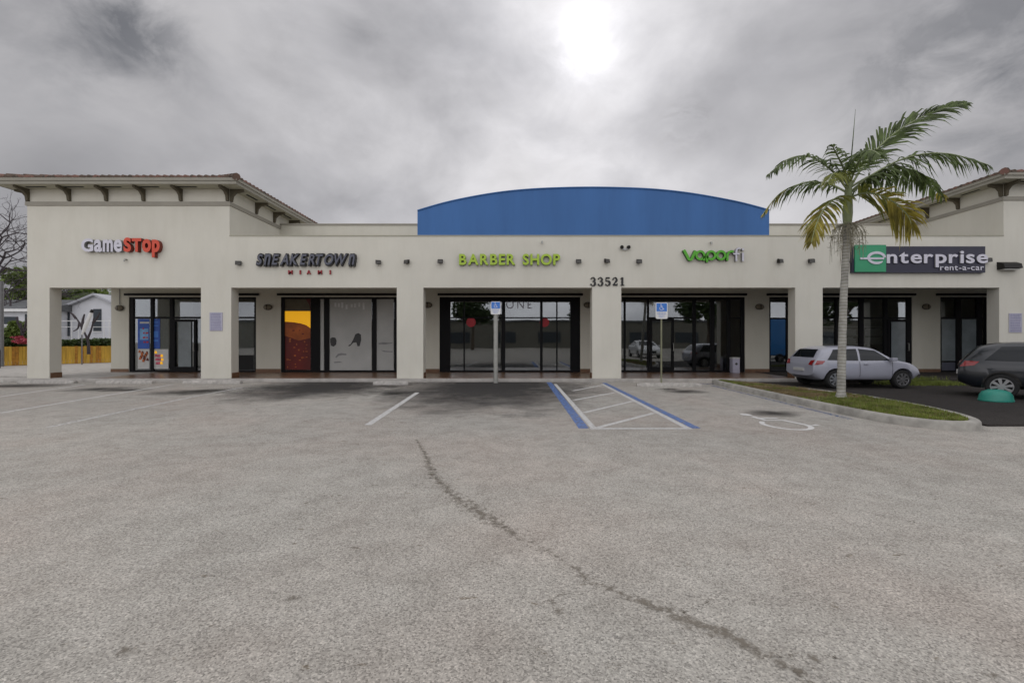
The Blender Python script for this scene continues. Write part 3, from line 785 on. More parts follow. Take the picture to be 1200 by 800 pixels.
sconce(501.5, 357.5, 'oval wall lamp on the pier left of the dark barber window')
sconce(689, 357.5, 'oval wall lamp on the pier right of the dark barber window')
sconce(889.5, 359.5, 'oval wall lamp on the pier left of the narrow window with the red car reflection')
sconce(1084.5, 359.5, 'oval wall lamp between the glass door and the rightmost window')
t = sconce(141, 361, 'wall lamp hanging below a conduit at the left end of the arcade')
MB().tube([(PX(141, D2), D2-.03, PZ(357, D2)), (PX(141, D2), D2-.03, 3.555)], .014, 8).build('conduit', 'grey', t)

# small square flood lights on the fascia
def flood(u, v, label, turn=0):
    x, z, y = PX(u, D1), PZ(v, D1), D1
    t = thing('flood_light', (x, y, z), label, 'light', 'small square flood lights on the fascia')
    MB().box(x-.06, x+.06, y-.02, y, z-.06, z+.06).build('wall_plate', 'bronze', t)
    mb = MB(); a = .4; ca, sa = math.cos(turn), math.sin(turn)
    def tr(p): 
        px_, py_, pz_ = [q_*.82 for q_ in p]; X = px_*ca-py_*sa; Y = px_*sa+py_*ca; return (x+X, y-.09+Y, z+pz_)
    vs = [(-.10, .05, -.07), (.10, .05, -.07), (.10, .05, .09), (-.10, .05, .09), (-.11, -.08, -.10), (.11, -.08, -.10), (.11, -.05, .06), (-.11, -.05, .06)]
    mb.add([tr(p) for p in vs], [(0, 1, 2, 3), (4, 7, 6, 5), (0, 4, 5, 1), (1, 5, 6, 2), (2, 6, 7, 3), (3, 7, 4, 0)])
    mb.build('housing', 'bronze', t)
    mb = MB(); mb.add([tr(p) for p in [(-.09, -.083, -.08), (.09, -.083, -.08), (.09, -.057, .045), (-.09, -.057, .045), (-.09, -.078, -.08), (.09, -.078, -.08), (.09, -.052, .045), (-.09, -.052, .045)]], [(0, 1, 2, 3), (4, 7, 6, 5), (0, 4, 5, 1), (1, 5, 6, 2), (2, 6, 7, 3), (3, 7, 4, 0)])
    mb.build('lens', 'dimlens', t)
for u, v, l, tn in [(281, 308.5, 'square flood light left of the dark italic lettering', .5), (444, 307.5, 'square flood light first to the right of the dark italic lettering', .4), (477.5, 307, 'square flood light above the pillar between the film window and the barber window', -.4),
                (516.5, 306.5, 'square flood light just left of the lime green lettering', 0), (677.5, 306.5, 'square flood light just right of the lime green lettering', 0), (710.5, 306, 'square flood light above the black house number', .4),
                (748, 306.5, 'square flood light right of the house number and below the twin lamp', 0), (912.5, 306, 'square flood light right of the green and white lettering, nearer to it', .3), (949, 306, 'square flood light left of the palm crown, second right of the green lettering', -.2),
                (989, 306, 'square flood light hidden behind the palm trunk at the dark sign panel', 0), (1155, 305, 'square flood light peeking out at the right end of the dark sign panel', -.5)]:
    flood(u, v, l, tn)
# twin emergency lamp
x, z = PX(732, D1), PZ(291.5, D1)
t = thing('twin_lamp', (x, D1, z), 'small white twin-headed emergency lamp under the blue arch', 'light')
MB().box(x-.09, x+.09, D1-.05, D1, z-.05, z+.02).build('battery_box', 'offwhite', t, bevel=.008)
for s_ in (-1, 1):
    mb = MB(); mb.cyl((x+s_*.11, D1-.08, z+.04), (s_*.3, -1, -.2), .05, .08, 14, 0, .065); mb.build('lamp_head', 'bronze', t, smooth=True)
# large wall pack
x0, x1, z0, z1 = PX(1168, D1), PX(1191, D1), PZ(316, D1), PZ(307, D1)
t = thing('wall_pack', ((x0+x1)/2, D1, z0), 'large dark wedge-shaped wall light right of the dark sign panel', 'light')
mb = MB(); mb.add([(x0, D1, z0), (x1, D1, z0), (x1, D1, z1), (x0, D1, z1), (x0+.03, D1-.24, z0+.03), (x1-.03, D1-.24, z0+.03), (x1-.03, D1-.20, z1-.08), (x0+.03, D1-.20, z1-.08)], [(0, 1, 2, 3), (4, 7, 6, 5), (0, 4, 5, 1), (1, 5, 6, 2), (2, 6, 7, 3), (3, 7, 4, 0)])
mb.build('housing', 'bronze', t)
MB().box(x0+.06, x1-.06, D1-.20, D1-.04, z0-.025, z0-.001).build('lens', 'lens', t)
# little wall hooks over or under the signs
for u, v, l in [(635, 284, 'tiny grey wall spigot above the lime green lettering'), (832.5, 285, 'tiny grey wall spigot above the green and white lettering'), (148.5, 305, 'tiny grey wall spigot under the white and red lettering')]:
    x, z = PX(u, D1), PZ(v, D1); mb = MB()
    mb.tube([(x, D1, z+.02), (x, D1-.07, z+.02), (x, D1-.10, z-.02), (x, D1-.10, z-.06)], [.03, .03, .026, .03], 8)
    tag(mb.build('wall_spigot', 'metal', smooth=True), l, 'spigot', 'small spigots on the fascia')

# ------------------------------------------------------------------ signs
def sign(name, u0, u1, v1, label): return thing(name, (PX((u0+u1)/2, D1), D1, PZ(v1, D1)), label, 'sign')
s = sign('letter_sign', 99, 191, 296, 'white and red channel lettering on the left tower')
letters('Game', PX(99.5, D1), PX(147, D1), PZ(295, D1), (295-280.5)*D1/F, D1-.14, .13, ['signwhite', 'white_side'], s, .034, gap=.05, caps={1: (.92, 1), 2: (.92, .8), 3: (.92, 1)})
letters('STop', PX(149, D1), PX(191, D1), PZ(295, D1), (295-279.5)*D1/F, D1-.15, .14, ['red_face', 'red_side'], s, .045, gap=.05, caps={1: (.96, .9), 2: (.9, 1), 3: (.85, 1)})
s = sign('letter_sign', 302, 418, 322, 'dark slate italic lettering with small red letters below, second shop from left')
letters('SnEAKERTOWn', PX(303, D1), PX(417.5, D1), PZ(310.5, D1), (310.5-298.5)*D1/F, D1-.145, .02, ['navy_face', 'letterblack'], s, .022, .28, gap=.09, caps={1: (1, 1.15), 10: (1, 1.15)})
letters('SnEAKERTOWn', PX(302, D1), PX(418.5, D1), PZ(311.5, D1), (311.5-297.5)*D1/F, D1-.12, .119, ['letterblack', 'letterblack'], s, .045, .28, gap=.03, caps={1: (1, 1.15), 10: (1, 1.15)}, name='letter_backing')
for ch, u in zip('MIAMI', (341, 352.5, 362.5, 375.5, 387.5)):
    w = 2.4 if ch != 'I' else .7
    letters(ch, PX(u-w, D1), PX(u+w, D1), PZ(321.5, D1), 5*D1/F, D1-.06, .059, ['miami', 'red_side'], s, .01)
s = sign('letter_sign', 538, 656, 311, 'lime green block lettering in the middle of the facade')
letters('BARBER SHOP', PX(538.5, D1), PX(656, D1), PZ(310.5, D1), (310.5-298)*D1/F, D1-.13, .125, ['lime_face', 'lime_side'], s, .03, gap=.10, space=.42)
s = sign('letter_sign', 799, 871, 307, 'rounded green lettering ending in two white letters')
def vr(pts, w, face, side, y=D1-.12, dep=.118):
    mb = MB(); ribbon(mb, [(PX(u, D1), PZ(v, D1)) for u, v in pts], w*D1/F, y, y+dep, 0, 1); mb.build('letter', [face, side], s)
def aru(cx, cv, r, a0, a1, n=16): return [(cx+r*math.cos(R(a0+(a1-a0)*i/n)), cv-r*math.sin(R(a0+(a1-a0)*i/n))) for i in range(n+1)]
vr([(800, 293.5), (806, 304.5), (807.5, 305), (809, 304.5), (813.5, 294.5)], 3.1, 'green_face', 'green_side')
vr([(823.6, 306)]+aru(819.2, 299.8, 4.6, -5, 350, 20), 2.5, 'green_face', 'green_side')
vr([(827.0, 308)]+aru(831.8, 299.8, 4.6, 185, -170, 20), 2.5, 'green_face', 'green_side')
vr(aru(843.4, 299.8, 4.7, 0, 359, 22), 2.5, 'green_face', 'green_side')
vr([(850.6, 306), (850.8, 299.5), (852, 296.4), (855, 295.2), (858, 295.4)], 2.5, 'green_face', 'green_side')
vr([(861, 306.5), (861, 296), (861.6, 293), (863.6, 291.6), (866, 292)], 2.0, 'signwhite', 'white_side')
vr([(857.5, 298.2), (864.5, 298.2)], 1.6, 'signwhite', 'white_side', D1-.124)
vr([(868.8, 306.5), (868.8, 296.8)], 2.2, 'signwhite', 'white_side')
vr([(868.8, 294.2), (868.8, 291.8)], 2.3, 'signwhite', 'white_side')
# house number
s = sign('house_number', 691, 734, 335, 'black serif house number above the centre pillar')
def dig(i, strokes):
    mb = MB(); hgt = 9.8; ox = 691.4+i*8.6
    for k, (pts, w) in enumerate(strokes):
        ribbon(mb, [(PX(ox+x*.92, D1), PZ(334.8-y, D1)) for x, y in pts], [q*D1/F for q in w] if hasattr(w, '__len__') else w*D1/F, D1-.034-.0015*k, D1-.002, 0)
    mb.build('digit', 'letterblack', s)
three = [([(.9, 7.6)]+arc(3.5, 7.1, 2.4, 160, -60, 12)+[(3.2, 5.1)], [1.9]+[1.6]+[.9]*3+[1.5]*4+[2.2]*3+[1.2]*2+[.8]), ([(3.0, 5.2)]+arc(3.6, 2.7, 2.7, 75, -150, 14)+[(.8, 2.2)], [.7]+[1.0]*3+[2.4]*6+[1.2]*5+[1.9, 2.2])]
dig(0, three); dig(1, three)
dig(2, [([(6.2, 9.2), (1.6, 9.2)], 1.5), ([(1.7, 9.6), (1.3, 5.4)], 1.0), ([(1.3, 5.4)]+arc(3.5, 2.9, 2.7, 110, -155, 14)+[(.8, 2.0)], [.8]+[1.2]*3+[2.4]*6+[1.2]*6+[2.0])])
dig(3, [(arc(3.4, 7.0, 2.4, 185, -30, 12)+[(4.6, 4.6), (2.4, 2.4), (1.1, .9)], [2.0, 1.6]+[.9]*4+[1.7]*4+[2.3]*3+[1.8, 1.1, .8]), ([(.8, 1.0), (3, 1.1), (6.4, .8), (6.6, 2.6)], [1.6, 1.9, 1.7, .8])])
dig(4, [([(3.6, 9.8), (3.6, .2)], 2.3), ([(1.4, 8.0), (3.4, 9.2)], [.8, 1.2]), ([(1.2, .45), (6.1, .45)], .9)])
# panel sign on the right
s = sign('panel_sign', 996, 1151, 320, 'long dark sign panel with a green square and white lettering behind the palm')
X = lambda u: PX(u, D1)
MB().box(X(996), X(1150.5), D1-.12, D1-.002, PZ(320, D1), PZ(289.5, D1)).build('panel', 'signnavy', s)
MB().box(X(998), X(1034), D1-.16, D1-.122, PZ(319.3, D1), PZ(288, D1)).build('green_square', 'signgreen', s)
mb = MB()
eu = aru(1022.5, 303.2, 8.0, 8, 300, 26); 
ee = [(1022.5+9.4*math.cos(R(a))*1.0, 303.2-6.0*math.sin(R(a))) for a in [4+ (318-4)*i/26 for i in range(27)]]
ribbon(mb, [(X(u), PZ(v, D1)) for u, v in ee], [2.9*D1/F]*24+[2.5*D1/F, 1.8*D1/F, .9*D1/F], D1-.185, D1-.162)
ribbon(mb, [(X(1003.5), PZ(303.9, D1)), (X(1031), PZ(303.9, D1))], 2.2*D1/F, D1-.187, D1-.162)
mb.build('letter', 'signwhite', s)
letters('nterprise', X(1034.5), X(1152), PZ(308.8, D1), 15.2*D1/F, D1-.17, .049, ['signwhite', 'white_side'], s, .022, gap=.085)
letters('rent-a-car', X(1097), X(1148), PZ(317.2, D1), 6.6*D1/F, D1-.15, .029, ['signwhite', 'white_side'], s, .012, gap=.09)

# notices screwed to the pillars
def notice(u0, u1, v0, v1, label, seed):
    t = thing('notice_board', (PX((u0+u1)/2, D1), D1-.01, PZ(v1, D1)), label, 'notice', 'tow-away notices on the pillars')
    MB().box(PX(u0, D1), PX(u1, D1), D1-.02, D1-.002, PZ(v1, D1), PZ(v0, D1)).build('plate', 'plaque', t)
    mb = MB(); r = random.Random(seed); n = 11
    for k in range(n):
        vv = v0+1.5+(v1-v0-3)*k/(n-1); uu = u0+1.4
        while uu < u1-2:
            w = r.uniform(.6, 2.2); w = min(w, u1-1.3-uu); mb.box(PX(uu, D1), PX(uu+w, D1), D1-.0225, D1-.0205, PZ(vv+.55, D1), PZ(vv-.45, D1)); uu += w+.6
    mb.build('print_lines', 'plaque_ink', t)
notice(246, 261, 366, 387.5, 'pale notice plate with rows of small print on the second pillar from left', 1)
notice(1182, 1197, 367, 389.5, 'pale notice plate with rows of small print on the wall at the far right', 2)

# ------------------------------------------------------------------ things at the windows
YP = D2+.072
def pbox(mb, u0, u1, v0, v1, y=YP, m=0, t=.004): mb.box(PX(u0, y), PX(u1, y), y-t, y, PZ(v1, y), PZ(v0, y), m)
def poly_uv(mb, pts, y, m=0, t=.003):
    p = [(PX(u, y), PZ(v, y)) for u, v in pts]; a = sum(p[i][0]*p[(i+1) % len(p)][1]-p[(i+1) % len(p)][0]*p[i][1] for i in range(len(p)))
    if a < 0: p.reverse()
    mb.prism_y(p, y-t, y, m)
mb = MB(); pbox(mb, 161.5, 175.2, 373.5, 408.5)
mb.box(0, 0, 0, 0, 0, 0) if False else None
pbox(mb, 164, 175, 377, 379, YP-.005, 1); pbox(mb, 164, 174, 385, 398, YP-.005, 2)
for q in range(10):
    u = 167+(q*37 % 70)/10; v = 384+(q*53 % 160)/10; pbox(mb, u, u+1.8, v, v+1.8, YP-.009-.001*q, 3)
tag(mb.build('window_poster', ['posterblue', 'offwhite', 'lightblue', 'stickerred']), 'tall blue poster with a red motif in the leftmost shop window pane', 'poster')
mb = MB(); pbox(mb, 179.3, 187.5, 373.5, 408.5)
for q, (a, b) in enumerate([(377, 378.2), (381, 382.2), (388, 395), (398, 400)]): pbox(mb, 180.5, 185.5, a, b, YP-.005, 1)
tag(mb.build('window_poster', ['posterblue', 'signblue']), 'narrow deep blue poster in the second shop window pane', 'poster')
mb = MB(); pbox(mb, 161.5, 175.2, 409, 432)
for q in range(16): 
    u = 163+(q*29 % 95)/10; v = 412+(q*41 % 110)/10; poly_uv(mb, [(u-1, v+1), (u+2.4, v+1.5), (u+1.6, v-1.6), (u, v-2.2)], YP-.005-.0008*q, 1+q % 2, .0006)
tag(mb.build('window_poster', ['offwhite', 'orange', 'darkred']), 'pale poster with a brown and orange motif low in the leftmost window pane', 'poster')
mb = MB(); pbox(mb, 179.3, 197.5, 409, 432)
for q in range(16):
    u = 182+(q*31 % 80)/10; v = 413+(q*43 % 130)/10; poly_uv(mb, [(u-1, v+1), (u+2.2, v+1.2), (u+1.6, v-1.8), (u-.5, v-2)], YP-.005-.0008*q, 1+(q % 5 == 0), .0006)
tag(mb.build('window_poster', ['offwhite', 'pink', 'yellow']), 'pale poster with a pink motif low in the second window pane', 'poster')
mb = MB(); pbox(mb, 187.7, 197.5, 374, 408.8, D2+.10); tag(mb.build('window_film', 'film'), 'pale blank film strip beside the narrow deep blue poster', 'window film')
mb = MB(); pbox(mb, 209, 224, 376, 431, YP-.03); tag(mb.build('door_blind', 'bluefilm'), 'pale blind behind the glass door of the left shop', 'blind')
mb = MB(); pbox(mb, 203, 226, 352, 369, D2+.16); tag(mb.build('ceiling_banner', 'film'), 'grey banner hung inside above the left shop door', 'banner')
# yellow and red poster
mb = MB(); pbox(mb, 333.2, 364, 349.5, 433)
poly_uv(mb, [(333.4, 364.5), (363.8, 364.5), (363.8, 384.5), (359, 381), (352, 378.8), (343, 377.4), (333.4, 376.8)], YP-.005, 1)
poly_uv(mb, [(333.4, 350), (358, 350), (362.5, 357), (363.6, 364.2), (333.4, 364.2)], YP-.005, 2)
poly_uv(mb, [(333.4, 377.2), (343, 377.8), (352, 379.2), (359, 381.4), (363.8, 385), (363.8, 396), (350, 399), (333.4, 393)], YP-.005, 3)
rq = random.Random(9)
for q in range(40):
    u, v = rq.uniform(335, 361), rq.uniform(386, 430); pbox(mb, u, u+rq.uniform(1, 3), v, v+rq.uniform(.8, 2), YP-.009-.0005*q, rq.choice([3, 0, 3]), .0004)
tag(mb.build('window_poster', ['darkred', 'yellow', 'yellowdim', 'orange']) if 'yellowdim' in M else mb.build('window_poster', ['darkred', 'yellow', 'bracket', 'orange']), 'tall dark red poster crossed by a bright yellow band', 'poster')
# white films with prints
mb = MB(); pbox(mb, 374.8, 379.5, 348.8, 434); tag(mb.build('window_film', 'film'), 'narrow grey film strip right of the yellow banded poster', 'window film', 'white films on the second shop window')
mb = MB(); pbox(mb, 385.5, 435.5, 349, 433.6)
rq = random.Random(4)
for q, u in enumerate([392, 396, 400, 405, 411, 415, 420, 425]): pbox(mb, u, u+2.2, 355.5+rq.uniform(-1.5, 1.5), 361+rq.uniform(-2, 2), YP-.005, 1)
poly_uv(mb, [(387, 401), (387, 396.5), (389.5, 395), (393, 395.5), (394.5, 399), (394, 403.5), (391, 406), (388, 405)], YP-.005, 2)
poly_uv(mb, [(407.5, 405), (411, 403), (414, 397.5), (416.5, 391.5), (420, 390), (423, 392), (423.4, 398), (421.5, 405.5), (419, 405.5), (417.5, 401), (414, 401.5), (410, 405.5)], YP-.005, 2)
poly_uv(mb, [(393, 418), (396, 414.5), (400, 413.5), (406, 414.5), (406, 416), (401, 416), (397, 416.6), (394, 419.4)], YP-.005, 3)
poly_uv(mb, [(391, 424), (398, 423.4), (402, 424.6), (392, 425.2)], YP-.005, 3)
tag(mb.build('window_film', ['film', 'inklight', 'inkgrey', 'inkmid']), 'wide white window film printed with two dark shoe shapes', 'window film', 'white films on the second shop window')
mb = MB(); pbox(mb, 441, 461.4, 349, 433.6)
poly_uv(mb, [(443, 402), (448, 400.8), (456, 401.6), (460, 401), (460, 402), (452, 403.4), (444, 403.4)], YP-.005, 1)
poly_uv(mb, [(446, 410), (452, 411), (460, 411.4), (460, 412.6), (450, 412.2)], YP-.005, 1)
tag(mb.build('window_film', ['film', 'inkmid']), 'white window film with faint grey sketch lines next to the third pillar', 'window film', 'white films on the second shop window')
mb = MB(); pbox(mb, 273.2, 297.3, 416, 433.5); tag(mb.build('window_panel', 'black'), 'black lower panel in the slim window behind the second pillar', 'panel')
mb = MB(); pbox(mb, 274, 297, 375, 415.5, D2+.14); tag(mb.build('window_blind', 'inkmid'), 'grey blind in the slim window behind the second pillar', 'blind')
# round red stickers, gilt letters
for u, l in ((552, 'round red sticker in the left part of the dark barber window'), (638, 'round red sticker in the right part of the dark barber window')):
    mb = MB(); mb.cyl((PX(u, YP), YP-.002, PZ(377.5, YP)), (0, 1, 0), 5.6*D2/F, .003, 24); tag(mb.build('round_sticker', 'stickerred'), l, 'sticker', 'round red stickers')
t = thing('window_lettering', (PX(600, YP), YP, PZ(362, YP)), 'thin pale capital letters across the top of the dark barber window', 'lettering')
letters('IRONE', PX(577, YP), PX(623, YP), PZ(361.5, YP), 10.5*D2/F, YP-.006, .004, ['plaque', 'plaque'], t, -.004, gap=.35)
# inside furniture
def cabinet(u0, u1, v0, y, label):
    x0, x1, z1 = PX(u0, y), PX(u1, y), PZ(v0, y)
    t = thing('cabinet', ((x0+x1)/2, y+.25, .1), label, 'cabinet', 'white cabinets behind the glass of the right shop')
    MB().box(x0, x1, y+.02, y+.5, .1, z1).build('carcass', 'cabinet', t, bevel=.005)
    for k in range(2): 
        w = (x1-x0)/2; d = MB().box(x0+k*w+.02, x0+(k+1)*w-.02, y, y+.018, .16, z1-.04).build('door', 'cabinet', t)
        MB().box(x0+w+(-.06 if k == 0 else .05), x0+w+(-.05 if k == 0 else .06), y-.02, y-.001, .55, .7).build('handle', 'grey', d)
cabinet(984, 1007, 411, 19.1, 'white two-door cabinet behind the glass just right of the palm trunk')
cabinet(1015, 1037, 411, 19.1, 'white two-door cabinet behind the glass left of the right shop door')
cabinet(965, 980, 402, 19.15, 'tall white cabinet behind the glass left of the palm trunk')
for (u0, u1) in ((963, 980), (984, 1006), (1018, 1036)):
    t = thing('wall_shelf', (PX((u0+u1)/2, 19.7), 19.7, 1.2), 'shelf with binders inside the right shop, '+{963: 'left of the palm trunk', 984: 'just right of the palm trunk', 1018: 'beside the right shop door'}[u0], 'shelf')
    mb = MB(); 
    for zc in (1.25, 1.62, 2.0): mb.box(PX(u0, 19.7), PX(u1, 19.7), 19.7, 20.0, zc, zc+.03)
    mb.build('board', 'cabinet', t)
    rq = random.Random(int(u0)); mb = MB(); xx = PX(u0, 19.7)+.03
    for zc in (1.28, 1.65):
        xx = PX(u0, 19.7)+.03
        while xx < PX(u1, 19.7)-.1: w = rq.uniform(.04, .09); mb.box(xx, xx+w-.008, 19.73, 19.95, zc+.001, zc+rq.uniform(.2, .3)); xx += w
    mb.build('binders', 'offwhite', t)
mb = MB(); pbox(mb, 1103.6, 1121.4, 374, 422.5, YP); pbox(mb, 1127.2, 1145.8, 374, 422.5, YP); tag(mb.build('window_blind', 'bluefilm'), 'two-part pale blind in the rightmost window', 'blind')
mb = MB(); pbox(mb, 1103.6, 1146, 424.5, 434, YP); tag(mb.build('window_panel', 'navy_face'), 'slate panel along the foot of the rightmost window', 'panel')
mb = MB(); pbox(mb, 1044.5, 1061, 377, 427, YP-.03); tag(mb.build('door_blind', 'bluefilm'), 'pale blind behind the glass door of the right shop', 'blind')
# trash bin outside the dark shop
bx, by = PX(861, D2-.35), D2-.35
t = thing('trash_bin', (bx, by, .11), 'slim pale trash bin standing by the window right of the parking sign', 'trash bin')
MB().box(bx-.14, bx+.14, by-.14, by+.14, .11, .68).build('bin_body', 'plaque', t, bevel=.012)
MB().box(bx-.15, bx+.15, by-.15, by+.15, .681, .74).build('bin_lid', 'offwhite', t, bevel=.015)
MB().cyl((bx, by-.142, .48), (0, 1, 0), .05, .004, 16).build('bin_emblem', 'inkgrey', t)

# ------------------------------------------------------------------ wheel stops
def stop(x0, x1, y, label, rot=0):
    mb = MB(); prof = [(-.085, 0), (-.085, .05), (-.05, .12), (.05, .12), (.085, .05), (.085, 0)]; n = len(prof)
    segs = 10
    for i in range(segs+1):
        x = x0+(x1-x0)*i/segs
        for a, b in prof: 
            e = .03 if i in (0, segs) else 0
            mb.v.append(Vector((x, y+a+rg.uniform(-.004, .004), max(0, b-e*(b > .1))+rg.uniform(-.003, .003)*(b > 0))))
    for i in range(segs):
        for k in range(n): k2 = (k+1) % n; mb.face((i*n+k, i*n+k2, (i+1)*n+k2, (i+1)*n+k))
    mb.face(range(n)); mb.face(reversed(range(segs*n, segs*n+n)))
    tag(mb.build('wheel_stop', 'stopm', smooth=True, angle=30), label, 'wheel stop', 'concrete wheel stops along the walkway')
def stop_uv(u0, u1, vb, label):
    y = H*F/(vb-V0); stop(PX(u0, y), PX(u1, y), y+.085, label)
stop_uv(20, 86, 449.6, 'pale wheel stop in front of the leftmost pillar')
stop_uv(112, 178, 449.6, 'pale wheel stop between the two left pillars')
stop_uv(214, 281, 449.8, 'pale wheel stop in front of the second pillar from left')
stop_uv(437, 478, 451.0, 'pale short-looking wheel stop at the third pillar, before the film window')
stop_uv(747, 823, 453.2, 'pale wheel stop below the parking sign, right of the hatched aisle')

# parking signs
def parking_sign(x, y, zc, w, h, pr, label, pm):
    t = thing('parking_sign', (x, y, 0), label, 'road sign')
    MB().tube([(x, y, 0), (x, y, zc+h*.45)], pr, 10).build('post', pm, t, smooth=True)
    pts = [(x-w/2+.03, zc-h/2), (x+w/2-.03, zc-h/2), (x+w/2, zc-h/2+.03), (x+w/2, zc+h/2-.03), (x+w/2-.03, zc+h/2), (x-w/2+.03, zc+h/2), (x-w/2, zc+h/2-.03), (x-w/2, zc-h/2+.03)]
    pl = MB().prism_y(pts, y-pr-.008, y-pr-.003).build('sign_plate', 'white', t)
    z0, z1 = zc-h*.04, zc+h*.46
    MB().box(x-w*.44, x+w*.44, y-pr-.0105, y-pr-.0085, z0, z1).build('blue_field', 'signblue', pl)
    mb = MB(); cx_, cz_, k = x, (z0+z1)/2, (z1-z0)*.42; yf = y-pr-.013
    ribbon(mb, [(cx_+a*k, cz_+b*k) for a, b in arc(-.1, -.3, .5, 130, 370, 18)], .12*k, yf, yf+.002)
    ribbon(mb, [(cx_-.22*k, cz_+.6*k), (cx_-.18*k, cz_+.0*k), (cx_+.25*k, cz_+.0*k), (cx_+.5*k, cz_-.6*k), (cx_+.75*k, cz_-.55*k)], .15*k, yf-.001, yf+.002)
    ribbon(mb, [(cx_-.2*k, cz_+.3*k), (cx_+.25*k, cz_+.3*k)], .13*k, yf-.002, yf+.002)
    mb.cyl((cx_-.22*k, yf, cz_+.82*k), (0, 1, 0), .15*k, .003, 12)
    mb.build('wheelchair_symbol', 'white', pl)
    mb = MB()
    for i_, ln in enumerate(('PARKING BY', 'DISABLED', 'PERMIT', 'ONLY')):
        zz_ = zc-h*.135-i_*h*.092; hw = w*(.36 if i_ < 2 else .24)
        letters(ln, x-hw, x+hw, zz_, h*.058, y-pr-.0105, .002, ['signblue', 'signblue'], pl, .0, gap=.12, name='print', joined=True)
parking_sign(PX(775, 14.95), 14.95, (PZ(354.5, 14.9)+PZ(373.5, 14.9))/2, 14*14.9/F, 19*14.9/F, .028, 'blue and white accessible parking sign on a thin olive post at the wheel stop', 'greenpost')
parking_sign(PX(581, 15.3), 15.3, (PZ(353.5, 15.2)+PZ(368, 15.2))/2, 11.5*15.3/F, 15*15.3/F, .075, 'smaller accessible parking sign on a thick grey post before the barber window', 'metal')

# ------------------------------------------------------------------ palm
PD = 10.7
def pp(u, v, d=0): 
    return P(u, v, PD+d)
base = G(985, 466, .11); 
palm = thing('palm_tree', (base.x, base.y, .11), 'single green and yellow palm on the grass island', 'palm tree')
mb = MB(); tp = [(985.5, 468, 0), (986, 440, 0), (987, 400, 0), (988.5, 350, 0), (991, 300, 0), (993, 262, 0)]
base_y = base.y
pts = []; 
for i, (u, v, d) in enumerate(tp): 
    q = P(u, v, base_y+(PD-base_y)*i/5); pts.append(q)
pts[0].z = .08
fine = []
for i in range(len(pts)-1):
    for k in range(6): fine.append(pts[i].lerp(pts[i+1], k/6))
fine.append(pts[-1])
rad = [(.14 if i == 0 else .105 if i == 1 else .091-.024*i/len(fine))+.003*math.sin(i*2.3) for i in range(len(fine))]
mb.tube(fine, rad, 14); mb.build('trunk', 'palmbark', palm, smooth=True)
mb = MB(); mb.tube([pp(993, 264), pp(993.2, 250), pp(993.8, 235), pp(994.3, 222), pp(994.8, 208)], [.085, .105, .09, .07, .05], 12); mb.build('crownshaft', 'crownshaft', palm, smooth=True)
prng = random.Random(21)
def catmull(P_, n):
    out = []
    for i in range(len(P_)-1):
        p0 = P_[max(i-1, 0)]; p1 = P_[i]; p2 = P_[i+1]; p3 = P_[min(i+2, len(P_)-1)]
        for k in range(n):
            t = k/n; out.append(.5*((2*p1)+(-p0+p2)*t+(2*p0-5*p1+4*p2-p3)*t*t+(-p0+3*p1-3*p2+p3)*t**3))
    out.append(P_[-1]); return out
def frond(ctrl, L_, m, droop=.55, n=46, vee=.25, fwd=.55, tipm=None, start=.14, roll=0):
    c = catmull([pp(*q) for q in ctrl], 12); N_ = len(c)
    mb = MB(); mb.tube(c, [.024*(1-.85*i/N_)+.003 for i in range(N_)], 6, 1)
    for side in (1, -1):
        for k in range(n):
            s = start+(1-start)*(k+.5*(side > 0))/n; f = s*(N_-1); i = min(int(f), N_-2); p = c[i].lerp(c[i+1], f-i)
            t = (c[i+1]-c[i]).normalized()
            up = Vector((0, 0, 1)); sd = t.cross(up)
            if sd.length < .25: sd = Vector((0, 1, 0))
            sd.normalize(); nu = sd.cross(t).normalized()
            if roll: q_ = Matrix.Rotation(R(roll), 3, t); sd = q_ @ sd; nu = q_ @ nu
            ss = (s-start)/(1-start)
            ln = L_*1.2*(math.sin(math.pi*min(1, .18+ss*.78))**.7)*(1-.35*ss)*prng.uniform(.8, 1.1)
            d = (sd*side*(.75)+nu*vee*prng.uniform(-.3, 1.6)+t*fwd*(1+ss*1.1)).normalized()
            d = (d+Vector((prng.uniform(-.13, .13), prng.uniform(-.13, .13), prng.uniform(-.13, .13)))).normalized()
            w = .024*prng.uniform(.8, 1.2); g_ = droop*prng.uniform(.6, 1.3)
            q0 = p; q1 = p+d*ln*.38+Vector((0, 0, -g_*ln*.10)); q2 = p+d*ln*.74+Vector((0, 0, -g_*ln*.42)); q3 = p+d*ln*.95+Vector((0, 0, -g_*ln*.9))
            wv = d.cross(nu)
            if wv.length < .2: wv = t
            wv = (wv.normalized()+nu*prng.uniform(-.7, .7)).normalized()*w
            o = len(mb.v); mb.v += [q0-wv*.5, q0+wv*.5, q1-wv, q1+wv, q2-wv*.75, q2+wv*.75, q3]
            mi = 2 if (tipm is not None and ss+prng.uniform(-.25, .25) > tipm) else 0
            mb.face((o, o+1, o+3, o+2), mi); mb.face((o+2, o+3, o+5, o+4), mi); mb.face((o+4, o+5, o+6), mi)
    mb.build('frond', [m, 'crownshaft', 'palmyellow'], palm)
C0 = (995, 212, 0)
frond([(997, 218, 0), (1018, 186, -.1), (1050, 155, -.25), (1092, 132, -.4), (1131, 121, -.5)], .74, 'palmgreen', .45, 56, .3, .75, roll=55)
frond([(996, 225, 0), (1025, 203, -.3), (1065, 184, -.6), (1110, 180, -.9), (1158, 193, -1.1)], .66, 'palmgreen', .95, 56, .1, .45, roll=25)
frond([(996, 226, 0), (1020, 212, .3), (1050, 203, .6), (1080, 209, .9), (1104, 231, 1.1)], .62, 'palmgreen', .9, 44, .1, .5, tipm=1.0)
